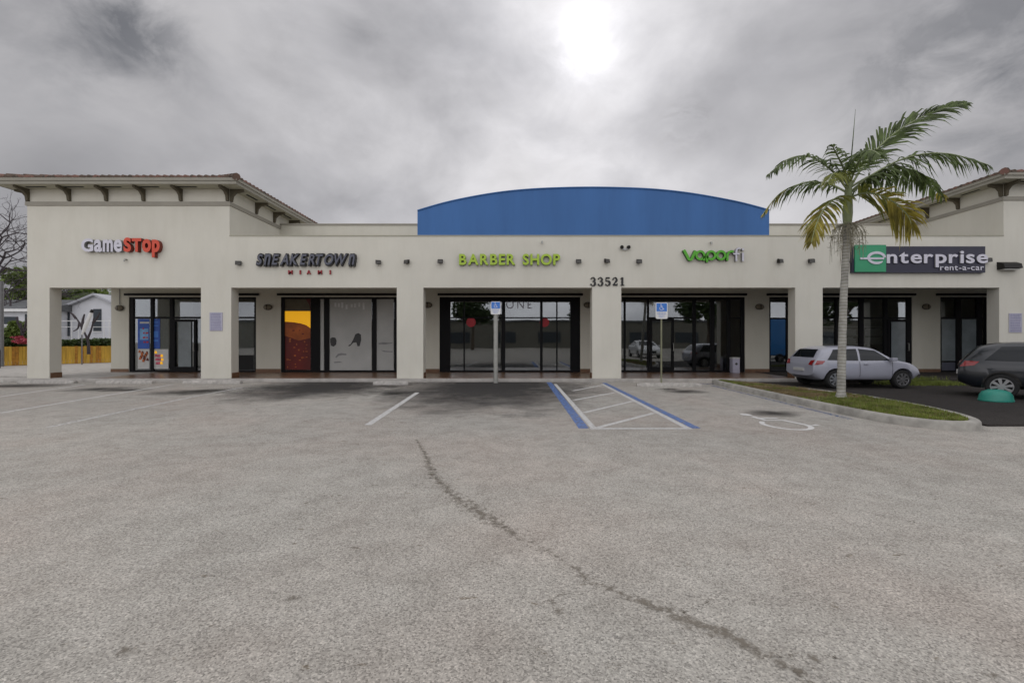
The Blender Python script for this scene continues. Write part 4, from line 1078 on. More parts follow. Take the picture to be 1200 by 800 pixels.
frond([(995, 232, 0), (1015, 226, -.4), (1040, 232, -.8), (1062, 250, -1.0), (1070, 268, -1.1)], .66, 'palmmid', .6, 46, 0, .5, tipm=.25, roll=-50)
frond([(993, 222, 0), (975, 200, -.3), (950, 184, -.6), (925, 186, -.8), (901, 204, -.9)], .46, 'palmgreen', .9, 46, .1, .5)
frond([(993, 226, 0), (972, 216, .3), (945, 214, .5), (915, 226, .7), (893, 252, .8)], .44, 'palmgreen', .9, 46, .0, .5, tipm=.8)
frond([(993, 230, 0), (982, 231, -.4), (968, 242, -.8), (957, 262, -1.0), (951, 284, -1.1)], .56, 'palmmid', .5, 46, 0, .6, tipm=.35)
frond([(994, 214, 0), (988, 196, -.4), (980, 180, -.9), (975, 170, -1.2)], .42, 'palmgreen', .7, 30, .2, .5)
frond([(996, 214, 0), (1006, 190, -.5), (1018, 176, -1.1), (1032, 182, -1.7)], .5, 'palmgreen', .8, 38, .1, .5)
frond([(996, 212, 0), (1003, 192, .5), (1016, 178, 1.1), (1034, 176, 1.8)], .5, 'palmgreen', .8, 38, .1, .5)
frond([(996, 220, 0), (1016, 208, -.1), (1040, 198, -.1), (1066, 200, 0), (1084, 214, 0)], .6, 'palmgreen', .9, 48, .0, .5)
frond([(994, 218, 0), (984, 204, -.6), (976, 204, -1.2), (970, 214, -1.6)], .36, 'palmmid', .8, 26, .1, .5)
mb = MB(); mb.tube([pp(995, 212), pp(999, 170), pp(1002.5, 128)], [.02, .012, .003], 6); mb.build('spear_leaf', 'palmgreen', palm)
# seed cluster hanging under the crownshaft
mb = MB(); sr = random.Random(31)
for k in range(46):
    a = sr.uniform(0, 6.28); r0 = sr.uniform(.12, .36); p = pp(992.5, 263); ln = sr.uniform(.45, 1.0)
    pl_ = [p]
    for j in range(1, 6):
        t = j/5; pl_.append(p+Vector((math.cos(a)*r0*math.sin(min(t*2.0, 1.57)), math.sin(a)*r0*math.sin(min(t*2, 1.57)), .06*math.sin(t*3)-ln*t*t*.95))+Vector((sr.uniform(-.03, .03),)*3))
    mb.tube(pl_, [.008, .007, .006, .005, .004, .003], 4)
    for q in range(9):
        t = sr.uniform(.35, 1); b = pl_[min(5, int(t*5))]; d = Vector((sr.uniform(-1, 1), sr.uniform(-1, 1), sr.uniform(-1.2, .5))).normalized()*sr.uniform(.05, .13)
        mb.tube([b, b+d], [.004, .003], 3); c_ = b+d; s_ = .011
        mb.add([c_+Vector(v)*s_ for v in ((1, 0, 0), (-1, 0, 0), (0, 1, 0), (0, -1, 0), (0, 0, 1), (0, 0, -1))], [(0, 2, 4), (2, 1, 4), (1, 3, 4), (3, 0, 4), (2, 0, 5), (1, 2, 5), (3, 1, 5), (0, 3, 5)])
mb.build('seed_cluster', 'seedtwig', palm)

# ------------------------------------------------------------------ trees, hedge, houses
def foliage(mb, c, r, n, size, rnd, lumps=14, flat=.8, m=0):
    cs = []
    for _ in range(lumps):
        v = Vector((rnd.gauss(0, 1), rnd.gauss(0, 1), rnd.gauss(0, 1))).normalized()*rnd.uniform(.35, .85)
        cs.append((Vector((c[0]+v.x*r[0], c[1]+v.y*r[1], c[2]+v.z*r[2])), rnd.uniform(.28, .5)))
    for _ in range(n):
        p0, s_ = rnd.choice(cs); v = Vector((rnd.gauss(0, 1), rnd.gauss(0, 1), rnd.gauss(0, 1))).normalized()*(rnd.random()**.4)*s_
        p = p0+Vector((v.x*r[0], v.y*r[1], v.z*r[2]*flat))
        a = Vector((rnd.gauss(0, 1), rnd.gauss(0, 1), rnd.gauss(0, .6))).normalized(); b = a.cross(Vector((rnd.gauss(0, 1), rnd.gauss(0, 1), rnd.gauss(0, 1)))).normalized()
        s2 = size*rnd.uniform(.6, 1.3); mb.add([p-a*s2, p+b*s2*.45, p+a*s2, p-b*s2*.45], [(0, 1, 2, 3)], m)
def tree(x, y, z, h, cr, label, m='leaf', n=5000, seed=1, size=.14, group=None, trunk=.16):
    r = random.Random(seed); t = thing('leafy_tree', (x, y, z), label, 'tree', group)
    mb = MB(); hub = Vector((x, y, z+h*.45)); mb.tube([(x, y, z), (x+.05, y, z+h*.25), hub], [trunk*1.3, trunk, trunk*.8], 10)
    for k in range(7):
        a = k*.9+r.random(); e = Vector((x+math.cos(a)*cr*.6, y+math.sin(a)*cr*.6, z+h*r.uniform(.65, .9))); mb.tube([hub, hub.lerp(e, .5)+Vector((0, 0, .15)), e], [trunk*.6, trunk*.35, .03], 7)
    mb.build('trunk', 'tree_bark', t, smooth=True)
    mb = MB(); foliage(mb, (x, y, z+h*.68), (cr, cr, h*.36), n, size, r, 18); mb.build('crown', m, t)
    return t
def at(u, v, D): q = P(u, v, D); return q
# bare tree at the far left
def bare_tree(x, y, h, label, seed):
    r = random.Random(seed); t = thing('bare_tree', (x, y, 0), label, 'tree'); mb = MB(); tips = []
    def br(p, d, ln, rad, lvl):
        pts_ = [p]; q = p.copy(); dd = d.copy()
        for _ in range(4):
            dd = (dd+Vector((r.uniform(-.25, .25), r.uniform(-.25, .25), r.uniform(-.12, .2)))).normalized(); q = q+dd*ln/4; pts_.append(q.copy())
        mb.tube(pts_, [rad*(1-.11*i) for i in range(5)], 6 if lvl < 3 else 4, cap=False)
        if lvl >= 7: return
        for k in range(2 if lvl < 1 else 3 if lvl < 5 else 2):
            at_ = pts_[4] if k == 0 else pts_[r.choice([2, 3, 4])]
            ax = Vector((r.gauss(0, 1), r.gauss(0, 1), r.gauss(0, .5))).normalized()
            nd = (dd*.75+ax*.75+Vector((0, 0, .05))).normalized(); br(at_.copy(), nd, ln*r.uniform(.62, .82), rad*.6, lvl+1)
    br(Vector((x, y, 0)), Vector((0, 0, 1)), h*.35, .2, 0)
    mb.build('trunk', 'bare_bark', t, smooth=True)
    return t
bare_tree(PX(-6, 23), 23, 9.5, 'bare leafless tree beyond the left end of the building', 12)
bare_tree(PX(2, 31), 31, 8.5, 'second bare tree standing further back at the far left', 5)
tree(PX(8, 36), 38, 0, 6.9, 3.2, 'dense green tree behind the grey-roofed house at far left', 'leaf', 9000, 3, .2)
tree(PX(70, 40), 42, 0, 6.8, 2.6, 'green tree seen through the arcade left of the white gable', 'leaf', 7000, 8, .2)
# small distant palm
pc = P(113, 350, 40); t = thing('palm_tree', (pc.x, pc.y, 0), 'small distant palm rising behind the white gabled house', 'palm tree')
mb = MB(); mb.tube([(pc.x, pc.y, 0), (pc.x, pc.y, pc.z)], [.2, .14], 8); mb.build('trunk', 'palmbark', t, smooth=True)
for k in range(11):
    a = k*.571; mb = MB(); d = Vector((math.cos(a), math.sin(a), 0)); c = [pc+d*(2.2*s_)+Vector((0, 0, 1.0*s_*(1-s_)*2.2-1.1*s_*s_+.1)) for s_ in [i/10 for i in range(11)]]
    mb.tube(c, .02, 4)
    for i in range(1, 11):
        for sg in (1, -1):
            for h_ in (0, .5):
                p = c[i]+(c[i]-c[i-1])*h_*-1; q = p+d.cross(Vector((0, 0, 1)))*sg*.38+Vector((0, 0, -.45))+d*.15; mb.add([p-d*.035, p+d*.035, q], [(0, 1, 2)])
    mb.build('frond', 'palmgreen', t)
# yellow fence, drawn along the photo's line
fa, fb = Vector((-30.0, 22.6)), Vector((PX(150, 29.5), 29.5))
ft = thing('wooden_fence', (fa.x, fa.y, 0), 'low yellow plank fence beyond the left end of the arcade', 'fence')
d = (fb-fa); Lf = d.length; d.normalize(); nn = Vector((-d.y, d.x)); k = 0; s_ = 0; fr_ = random.Random(2); mb = MB()
while s_ < Lf:
    w = .135; a = fa+d*s_; b = fa+d*(s_+w-.008); h_ = 1.06+fr_.uniform(-.015, .015); o_ = fr_.uniform(-.006, .006)
    q = [a+nn*o_, b+nn*o_, b+nn*(.02+o_), a+nn*(.02+o_)]; mb.prism_z([(p.x, p.y) for p in q], .02, h_, fr_.choice([0, 0, 1])); s_ += w
M['wood2'] = rough_mat('yellow_wood_darker', (.43, .20, .025), .75, .3, 6)
mb.build('planks', ['wood', 'wood2'], ft)
mb = MB()
for zc in (.25, .85):
    q = [fa+nn*.028, fb+nn*.028, fb+nn*.07, fa+nn*.07]; mb.prism_z([(p.x, p.y) for p in q], zc, zc+.09)
mb.build('rails', 'wood2', ft)
hr = random.Random(6); mb = MB()
for k in range(22000):
    s_ = hr.uniform(0, Lf); off = hr.uniform(.3, 1.5); p = fa+d*s_+nn*off
    z = hr.uniform(.3, 1.45+.14*mnoise.noise(Vector((s_*.8, off, 0))))
    a = Vector((hr.gauss(0, 1), hr.gauss(0, 1), hr.gauss(0, 1))).normalized(); b = a.cross(Vector((hr.gauss(0, 1), hr.gauss(0, 1), 1))).normalized(); sz = .09
    c = Vector((p.x, p.y, z)); mb.add([c-a*sz, c+b*sz*.5, c+a*sz, c-b*sz*.5], [(0, 1, 2, 3)])
tag(mb.build('hedge', 'hedgeleaf'), 'long clipped green hedge behind the low yellow fence', 'hedge')
# round bush + pink flowers
bp_ = P(18, 392, 27.5); mb = MB(); foliage(mb, (bp_.x, bp_.y, 1.75), (1.05, 1.0, .85), 3200, .1, hr, 10, .9)
t = thing('round_bush', (bp_.x, bp_.y, 0), 'rounded green bush above the hedge left of the first pillar', 'bush'); mb.build('foliage', 'leaf', t)
m2 = MB(); m2.tube([(bp_.x, bp_.y, 0), (bp_.x, bp_.y, 1.7)], .06, 6); m2.build('stem', 'tree_bark', t)
bp_ = P(28, 398, 25.4); mb = MB(); foliage(mb, (bp_.x, bp_.y, 1.45), (.85, .3, .22), 700, .07, hr, 8, .9); tag(mb.build('flower_cluster', 'pinkflower'), 'pink flowers on top of the hedge left of the first pillar', 'flowers')
# thick-limbed bare shrub
bp_ = P(103, 400, 27); t = thing('bare_shrub', (bp_.x, bp_.y, 0), 'thick-limbed leafless shrub before the white gabled house', 'shrub'); mb = MB()
def limb(a, b, c, r0): mb.tube(catmull([Vector(a), Vector(b), Vector(c)], 5), [r0*(1-.06*i) for i in range(11)], 7)
def sb(u, v, d_=0): q = P(u, v, 27+d_); return (q.x, q.y, q.z)
limb(sb(104, 415), sb(103, 400), sb(97, 385), .09); limb(sb(98, 388), sb(93, 378), sb(88, 371, .5), .07); limb(sb(102, 398), sb(107, 386), sb(110, 372), .07); limb(sb(97, 386), sb(97, 376), sb(99, 368), .09)
limb(sb(89, 373), sb(85, 368), sb(82, 366), .07); limb(sb(109, 378), sb(114, 372), sb(117, 366), .07); limb(sb(93, 378), sb(91, 385), sb(86, 388), .06)
mb.build('limbs', 'bare_bark', t, smooth=True)
bp_ = P(26, 385, 26); t = thing('bare_shrub', (bp_.x, bp_.y, 0), 'dark twiggy shrub against the first pillar, beside the rounded bush', 'shrub'); mb = MB()
for (a, b, c) in [((27, 405), (26, 392), (24, 378)), ((26, 394), (29, 384), (32, 372)), ((25, 386), (21, 378), (20, 371)), ((26, 390), (31, 386), (36, 380))]: mb.tube(catmull([P(a[0], a[1], 26), P(b[0], b[1], 26), P(c[0], c[1], 26)], 4), .055, 6)
mb.build('limbs', 'bare_bark', t, smooth=True)
# folded white parasol
pa, pb = P(96, 392, 26.5), P(107, 366, 26.5); t = thing('folded_parasol', (pa.x, pa.y, 0), 'folded white parasol leaning before the white gabled house', 'parasol')
MB().tube([pa, pa.lerp(pb, .4), pb], [.04, .11, .08], 10).build('canopy', 'white', t, smooth=True); MB().tube([pb, pb+(pb-pa)*.12], [.09, .07], 8).build('cap', 'black', t)
MB().tube([(pa.x, pa.y, 0), pa], .03, 6).build('pole', 'grey', t)

def house(name, u0, u1, D, zeave, zpeak, label, gable, wins_, depth=8, roofm='roofdark', over=.3):
    x0, x1 = PX(u0, D), PX(u1, D); t = thing(name, ((x0+x1)/2, D+depth/2, 0), label, 'house')
    mb = MB()
    if gable:
        xm = PX(gable, D); mb.prism_y([(x0, 0), (x1, 0), (x1, zeave), (xm, zpeak), (x0, zeave)], D, D+depth)
    else: mb.box(x0, x1, D, D+depth, 0, zeave)
    mb.build('wall', 'housewall', t)
    mb = MB()
    if gable:
        for (xa, xb) in ((x0-over, xm), (xm, x1+over)):
            za = zeave-.1 if xa < x0 else zpeak; zb_ = zpeak if xa < x0 else zeave-.1
            mb.prism_y([(xa, za+.02), (xb, zb_+.02), (xb, zb_+.16), (xa, za+.16)], D-over, D+depth+over)
        mb.build('roof', 'housewall2', t)
    else:
        c = (D+depth/2); mb.v = [Vector(p) for p in [(x0-over, D-over, zeave), (x1+over, D-over, zeave), (x1+over, D+depth+over, zeave), (x0-over, D+depth+over, zeave), (x0-over, c, zpeak), (x1+over, c, zpeak)]]
        mb.face((0, 1, 5, 4)); mb.face((2, 3, 4, 5)); mb.face((1, 2, 5)); mb.face((3, 0, 4)); mb.face((3, 2, 1, 0))
        r_ = mb.build('roof', roofm, t); MB().box(x0-over, x1+over, D-over-.03, D-over-.002, zeave-.1, zeave+.08).build('fascia', 'white', r_)
    for a, b, v0, v1, m_ in wins_:
        w = MB().box(PX(a, D), PX(b, D), D-.05, D-.002, PZ(v1, D), PZ(v0, D)).build('window', m_, t)
        MB().box(PX(a, D)-.05, PX(b, D)+.05, D-.09, D-.052, PZ(v1, D)-.06, PZ(v1, D)).build('sill', 'white', w)
M['housewall2'] = rough_mat('white_roof_panels', (.42, .43, .46), .7, .08, 2)
house('mobile_home', -60, 46, 31, PZ(363.5, 31), PZ(350, 33.5), 'low white house with a dark roof behind the hedge at far left', None, [(2, 20, 371, 380, 'shutter'), (30, 50, 368, 384, 'shutter')], 7)
house('gabled_house', 73, 150, 33, PZ(363, 33), PZ(346.5, 33), 'white gabled house with tall dark shutters seen through the arcade', 113, [(76, 82, 362, 394, 'shutter'), (110, 119, 362, 388, 'shutter')], 9)
mb = MB(); 
for u in (84, 92, 100, 122, 128): q = P(u, 392, 31.5); mb.tube([(q.x, q.y, 1.2), (q.x, q.y, PZ(375, 31.5))], .025, 6)
mb.tube([P(72, 376, 31.5), P(135, 376, 31.5)], .025, 6); mb.tube([P(72, 383, 31.5), P(135, 383, 31.5)], .02, 6)
for u in (84, 128): q = P(u, 392, 31.5); mb.tube([(q.x, q.y, 0), (q.x, q.y, 1.2)], .03, 6)
tag(mb.build('porch_railing', 'white', smooth=True), 'thin white porch railing before the gabled house', 'railing')
q = P(2, 372, 24.5); mb = MB(); mb.tube([(q.x, q.y, 0), (q.x, q.y, 4.6)], [.09, .08], 10); tag(mb.build('utility_post', 'grey', smooth=True), 'grey post standing at the far left edge before the hedge', 'post')

# ------------------------------------------------------------------ cars
def car(name, x, y, heading, Ln, W, Ht, pm, label, style='hatch', group=None):
    """side profile lofted across the width; nose points along +X before turning by heading"""
    t = thing(name, (0, 0, 0), label, 'car', group)
    k = Ln/4.0; kh = Ht/1.48
    top = {'hatch': [(-2.0, .55, .3), (-1.98, .86, 0), (-1.90, 1.02, 0), (-1.62, 1.36, 0), (-1.25, 1.46, 0), (-.3, 1.48, 0), (.35, 1.42, 0), (1.05, 1.0, 0), (1.6, .88, 0), (1.9, .72, 0), (2.0, .5, 0)],
           'sedan': [(-2.0, .55, 0), (-1.98, .85, 0), (-1.90, .98, 0), (-1.45, 1.02, 0), (-.95, 1.34, 0), (-.5, 1.46, 0), (.1, 1.46, 0), (.45, 1.38, 0), (1.0, 1.0, 0), (1.6, .86, 0), (1.92, .70, 0), (2.0, .5, 0)],
           'truck': [(-2.0, .9, 0), (-1.99, 2.0, 0), (-1.97, 3.0, 0), (-1.5, 3.05, 0), (-.2, 3.05, 0), (.95, 3.05, 0), (1.0, 2.3, 0), (1.35, 2.25, 0), (1.75, 1.5, 0), (1.98, 1.3, 0), (2.0, .6, 0)]}[style]
    top = [(a*k, b*kh) for a, b, *_ in top]
    # resample smooth along x
    st = []
    for i in range(len(top)-1):
        n_ = 3
        for q in range(n_): s_ = q/n_; st.append((top[i][0]*(1-s_)+top[i+1][0]*s_, top[i][1]*(1-s_)+top[i+1][1]*s_))
    st.append(top[-1])
    belt = .93*kh if style != 'truck' else 9; zb0 = .22
    hw = W/2; mb = MB(); ringn = 0; rings_ = []
    for (xx, zt_) in st:
        e = abs(xx)/(Ln/2); tap = 1-.13*max(0, (e-.72)/.28)**1.6
        w = hw*tap; b = min(belt, zt_-.03); roofw = w*(1-.20*max(0, (zt_-b))/(.55*kh))
        zlow = zb0+.14*max(0, (e-.86)/.14)
        mid = zlow+(b-zlow)*.5
        half = [(0, zlow), (w*.86, zlow), (w*.97, zlow+.10), (w, mid), (w*.975, b-.02), (w*.955, b)]
        if zt_-b > .06: half += [(w*.955+(roofw-w*.955)*.5, b+(zt_-b)*.55), (roofw-.03, zt_-.06), (roofw-.13, zt_-.008), (0, zt_+.012)]
        else: half += [(w*.93, b+(zt_-b)*.4), (w*.88, b+(zt_-b)*.8), (w*.75, zt_), (0, zt_+.012)]
        rings_.append([(xx, yy, zz_) for yy, zz_ in half]); ringn = len(half)
    full = []
    for rg_ in rings_: full.append(rg_+[(a, -b, c) for a, b, c in reversed(rg_[1:-1])])
    n_ = len(full[0]); mb.v = [Vector(p) for r_ in full for p in r_]
    for i in range(len(full)-1):
        for q in range(n_): q2 = (q+1) % n_; mb.face((i*n_+q, (i+1)*n_+q, (i+1)*n_+q2, i*n_+q2))
    mb.face(range(n_)); mb.face(reversed(range((len(full)-1)*n_, len(full)*n_)))
    # boolean the wheel arches
    wr = .315*kh if style != 'truck' else .42; wxs = (-1.22*k, 1.25*k)
    me = bpy.data.meshes.new('body'); me.from_pydata([tuple(v) for v in mb.v], [], mb.f); me.update()
    bm = bmesh.new(); bm.from_mesh(me); bmesh.ops.recalc_face_normals(bm, faces=bm.faces); bm.to_mesh(me); bm.free()
    tmp = bpy.data.objects.new('tmp', me); col.objects.link(tmp); cutters = []
    sub = tmp.modifiers.new('s', 'SUBSURF'); sub.levels = 1; sub.render_levels = 1
    for wx_ in wxs:
        for sg in (1, -1):
            cb = MB(); cb.cyl((wx_, sg*(hw-.08), wr+.01), (0, 1, 0), wr+.055, .5, 28)
            cm = bpy.data.meshes.new('c'); cm.from_pydata([tuple(v) for v in cb.v], [], cb.f); co = bpy.data.objects.new('c', cm); col.objects.link(co)
            bm = bmesh.new(); bm.from_mesh(cm); bmesh.ops.recalc_face_normals(bm, faces=bm.faces); bm.to_mesh(cm); bm.free()
            bo = tmp.modifiers.new('b', 'BOOLEAN'); bo.object = co; bo.operation = 'DIFFERENCE'; bo.solver = 'EXACT'; bo.use_self = True; bo.use_hole_tolerant = True; cutters.append(co)
    bpy.context.view_layer.update(); dg = bpy.context.evaluated_depsgraph_get(); ev = tmp.evaluated_get(dg); bme = bpy.data.meshes.new_from_object(ev)
    for c_ in cutters+[tmp]: bpy.data.objects.remove(c_)
    bme.name = 'body'; bme.materials.clear(); bme.materials.append(M[pm]); bme.polygons.foreach_set('use_smooth', [True]*len(bme.polygons)); bme.set_sharp_from_angle(angle=R(32))
    body = bpy.data.objects.new('body', bme); col.objects.link(body); body.parent = t
    ORI[body.name] = Vector((0, 0, 0))
    # glass: side windows, screens as panels just proud of the loft
    from mathutils.bvhtree import BVHTree
    bm = bmesh.new(); bm.from_mesh(bme); tree_ = BVHTree.FromBMesh(bm)
    def onside(px_, pz_, sg):
        h_, nrm, _, _ = tree_.ray_cast(Vector((px_, sg*3, pz_)), Vector((0, -sg, 0))); return h_
    def panel(name_, poly, m_, mode, sg=1, nx=10, nz=6, lift=.006):
        g_ = MB(); ids = {}
        for i in range(nx+1):
            for j in range(nz+1):
                s_, r_ = i/nx, j/nz; a = Vector(poly[0]).lerp(Vector(poly[1]), s_); b = Vector(poly[3]).lerp(Vector(poly[2]), s_); p = a.lerp(b, r_)
                if mode == 'side': h_ = onside(p.x, p.y, sg); v = h_+Vector((0, sg*lift, lift*.3)) if h_ else None
                elif mode == 'end': 
                    h_, nrm, _, _ = tree_.ray_cast(Vector((sg*6, p.x, p.y)), Vector((-sg, 0, 0))); v = h_+Vector((sg*lift, 0, lift)) if h_ else None
                if v is not None: ids[(i, j)] = len(g_.v); g_.v.append(v)
        for i in range(nx):
            for j in range(nz):
                q = [ids.get(z_) for z_ in ((i, j), (i+1, j), (i+1, j+1), (i, j+1))]
                if None not in q: g_.face(q)
        ob_ = g_.build(name_, m_, body if False else t, smooth=True, angle=60); return ob_
    if style != 'truck':
        for sg in (1, -1):
            if style == 'hatch':
                panel('side_window', [(-1.52*k, .98*kh), (-.38*k, .96*kh), (-.36*k, 1.37*kh), (-1.22*k, 1.34*kh)], 'autoglass', 'side', sg)
                panel('side_window', [(-.30*k, .96*kh), (.80*k, .97*kh), (.32*k, 1.31*kh), (-.28*k, 1.37*kh)], 'autoglass', 'side', sg)
            else:
                panel('side_window', [(-1.22*k, 1.0*kh), (-.30*k, .97*kh), (-.28*k, 1.36*kh), (-.62*k, 1.33*kh)], 'autoglass', 'side', sg)
                panel('side_window', [(-.22*k, .97*kh), (.80*k, .97*kh), (.34*k, 1.31*kh), (-.20*k, 1.36*kh)], 'autoglass', 'side', sg)
            mm_ = MB(); mm_.box(.72*k, .90*k, sg*(hw-.01), sg*(hw+.14), .95*kh, 1.07*kh); mm_.build('mirror', pm, t, bevel=.02)
            mh = MB(); mh.box(-.2*k, -.03*k, sg*(hw-.01), sg*(hw+.022), .84*kh, .865*kh); mh.build('door_handle', pm, t, bevel=.006)
            for xs_ in (-1.62*k if False else -.34*k, .86*k):
                panel('door_seam', [(xs_-.006, .34*kh), (xs_+.006, .34*kh), (xs_+.006, .93*kh), (xs_-.006, .93*kh)], 'black', 'side', sg, 1, 8, .003)
            panel('rocker_trim', [(-.9*k, .245), (.9*k, .245), (.9*k, .30), (-.9*k, .30)], 'black', 'side', sg, 10, 1, .008)
        panel('rear_window', [(-hw*.66, 1.06*kh), (hw*.66, 1.06*kh), (hw*.56, 1.34*kh), (-hw*.56, 1.34*kh)], 'autoglass', 'end', -1)
        panel('windscreen', [(-hw*.74, 1.03*kh), (hw*.74, 1.03*kh), (hw*.58, 1.37*kh), (-hw*.58, 1.37*kh)], 'autoglass', 'end', 1)
        for sg in (1, -1):
            panel('tail_light', [(sg*hw*.58, .80*kh), (sg*hw*.80, .78*kh), (sg*hw*.86, .97*kh), (sg*hw*.66, .95*kh)], 'redlamp', 'end', -1, 6, 5, .012)
            panel('tail_light', [(-1.965*k, .80*kh), (-1.70*k, .84*kh), (-1.60*k, .95*kh), (-1.86*k, .96*kh)], 'redlamp', 'side', sg, 6, 5, .012)
            panel('headlight', [(sg*hw*.46, .58*kh), (sg*hw*.80, .60*kh), (sg*hw*.82, .74*kh), (sg*hw*.55, .70*kh)], 'clearlamp', 'end', 1, 6, 5, .012)
        panel('grille', [(-hw*.42, .40*kh), (hw*.42, .40*kh), (hw*.40, .62*kh), (-hw*.40, .62*kh)], 'black', 'end', 1, 8, 5, .01)
    else:
        panel('windscreen', [(-hw*.8, 1.55), (hw*.8, 1.55), (hw*.75, 2.15), (-hw*.75, 2.15)], 'autoglass', 'end', 1)
    bm.free()
    for wx_ in wxs:
        for sg in (1, -1):
            wy = sg*(hw-.12); w_ = MB(); seg = 28; o_ = 0
            prof = [(wr*.66, -.10), (wr*.9, -.105), (wr, -.07), (wr, .07), (wr*.9, .105), (wr*.66, .10)]
            for r_, yy in prof:
                for q in range(seg): a = 2*math.pi*q/seg; w_.v.append(Vector((wx_+r_*math.cos(a), wy+yy, wr+.002+r_*math.sin(a))))
            for i in range(len(prof)-1):
                for q in range(seg): q2 = (q+1) % seg; w_.face((i*seg+q, i*seg+q2, (i+1)*seg+q2, (i+1)*seg+q))
            wh = w_.build('wheel', 'rubber', t, smooth=True, angle=40)
            rm = MB(); rm.cyl((wx_, wy, wr+.002), (0, 1, 0), wr*.66, .15, 28); 
            r2 = rm.build('wheel_well', 'black', wh, smooth=True)
            sp2 = MB()
            for q in range(8):
                a = 2*math.pi*q/8+.2; c_, s_ = math.cos(a), math.sin(a); a1 = .30; 
                P_ = [Vector((wx_+wr*(.14*c_-e_*.07*s_), wy+sg*yy, wr+.002+wr*(.14*s_+e_*.07*c_))) for yy in (.078, .10) for e_ in (-1, 1)]
                Q_ = [Vector((wx_+wr*(.64*c_-e_*.12*s_), wy+sg*yy, wr+.002+wr*(.64*s_+e_*.12*c_))) for yy in (.078, .10) for e_ in (-1, 1)]
                sp2.add(P_+Q_, [(0, 1, 3, 2), (4, 6, 7, 5), (0, 4, 5, 1), (2, 3, 7, 6), (0, 2, 6, 4), (1, 5, 7, 3)])
            sp2.cyl((wx_, wy+sg*.09, wr+.002), (0, 1, 0), wr*.17, .032, 16)
            sp2.tube([(wx_+wr*.66*math.cos(a), wy+sg*.09, wr+.002+wr*.66*math.sin(a)) for a in [2*math.pi*q/28 for q in range(29)]], wr*.05, 6)
            sp2.build('rim', 'rim', wh, smooth=True)
    if style != 'truck':
        MB().box(-2.03*k, -1.99*k, -.25, .25, .58*kh, .68*kh).build('number_plate', 'offwhite', t)
    t.location = (x, y, .006); t.rotation_euler = (0, 0, heading)
    return t
# silver hatchback behind the palm: its tail at the fifth pillar, wheel just left of the trunk
SL = 3.2
car('silver_hatchback', PX(953.5, 13.45)+SL/2+.03, 14.2, 0, SL, 1.56, 1.27, 'silver', 'small silver hatchback parked behind the palm trunk', 'hatch')
car('dark_hatchback', 13.34, 10.85, R(-45), 4.0, 1.75, 1.40, 'darkpaint', 'dark blue-black hatchback cut by the right edge of the photo', 'hatch')
car('red_sedan', 18.0, 8.2, 0, 4.2, 1.75, 1.30, 'redpaint', 'dark red sedan seen reflected in the narrow shop window', 'sedan')
car('white_sedan', 10.6, 0.2, R(90), 4.4, 1.78, 1.42, 'whitepaint', 'white sedan facing the shops, reflected in the window left of the parking sign', 'sedan', 'cars reflected in the shop windows')
car('blue_truck', 19.5, 2.6, 0, 6.0, 2.2, 1.48, 'bluepaint', 'blue box truck reflected in the narrow shop window', 'truck')
# teal plastic tub upside down before the dark car
c = P(1167, 461, 10.75); mb = MB(); seg = 26; prof = [(.34, 0), (.345, .02), (.33, .05), (.315, .14), (.26, .22), (.15, .265), (0, .275)]
for r_, z_ in prof:
    for q in range(seg): a = 2*math.pi*q/seg; mb.v.append(Vector((c.x+r_*math.cos(a), 10.75+r_*.8*math.sin(a), .008+z_)))
for i in range(len(prof)-1):
    for q in range(seg): q2 = (q+1) % seg; mb.face((i*seg+q, i*seg+q2, (i+1)*seg+q2, (i+1)*seg+q))
tag(mb.build('plastic_tub', 'teal', smooth=True), 'upturned teal plastic tub on the dark driveway beside the dark hatchback', 'tub')

# trees and a low building across the lot, seen in the glass
for i, (x, y, h, r_, l) in enumerate([(-24, -22, 7, 3.2, 'broad leafy tree across the lot, reflected at the left shop'), (-6, -26, 8, 3.6, 'leafy tree across the lot, reflected in the barber window'), (9, -20, 7.5, 2.6, 'leafy tree across the lot behind the white sedan'), (22, -14, 8, 3.4, 'leafy tree across the lot, reflected in the shop beside the trash bin'), (33, -8, 8, 3.6, 'leafy tree across the lot, reflected in the right shop')]):
    tree(x, y, 0, h, r_, l, 'leafdark', 2600, 40+i, .3, None, .2)
M['dimwall'] = rough_mat('grey_tan_wall', (.17, .165, .14), .9, .1, 1)
t = thing('low_building', (8, -42, 0), 'low pale building across the lot, reflected in the windows', 'building')
MB().box(-50, 66, -48, -42, 0, 4.6).build('wall', 'dimwall', t); MB().box(-50.3, 66.3, -48.3, -41.7, 4.601, 4.9).build('parapet', 'roofdark', t)
for k in range(14): MB().box(-44+k*8, -40+k*8, -41.98, -41.9, .9, 2.8).build('window', 'shutter', t)

# ------------------------------------------------------------------ camera
cam = bpy.data.cameras.new('camera'); cam.lens = 16; cam.sensor_width = 36; cam.clip_end = 1000; cam.clip_start = .05
cam.shift_x = -4/1200; cam.shift_y = -2/1200
co = bpy.data.objects.new('camera', cam); col.objects.link(co); co.location = (0, 0, H); co.rotation_euler = (R(90), 0, 0); scene.camera = co

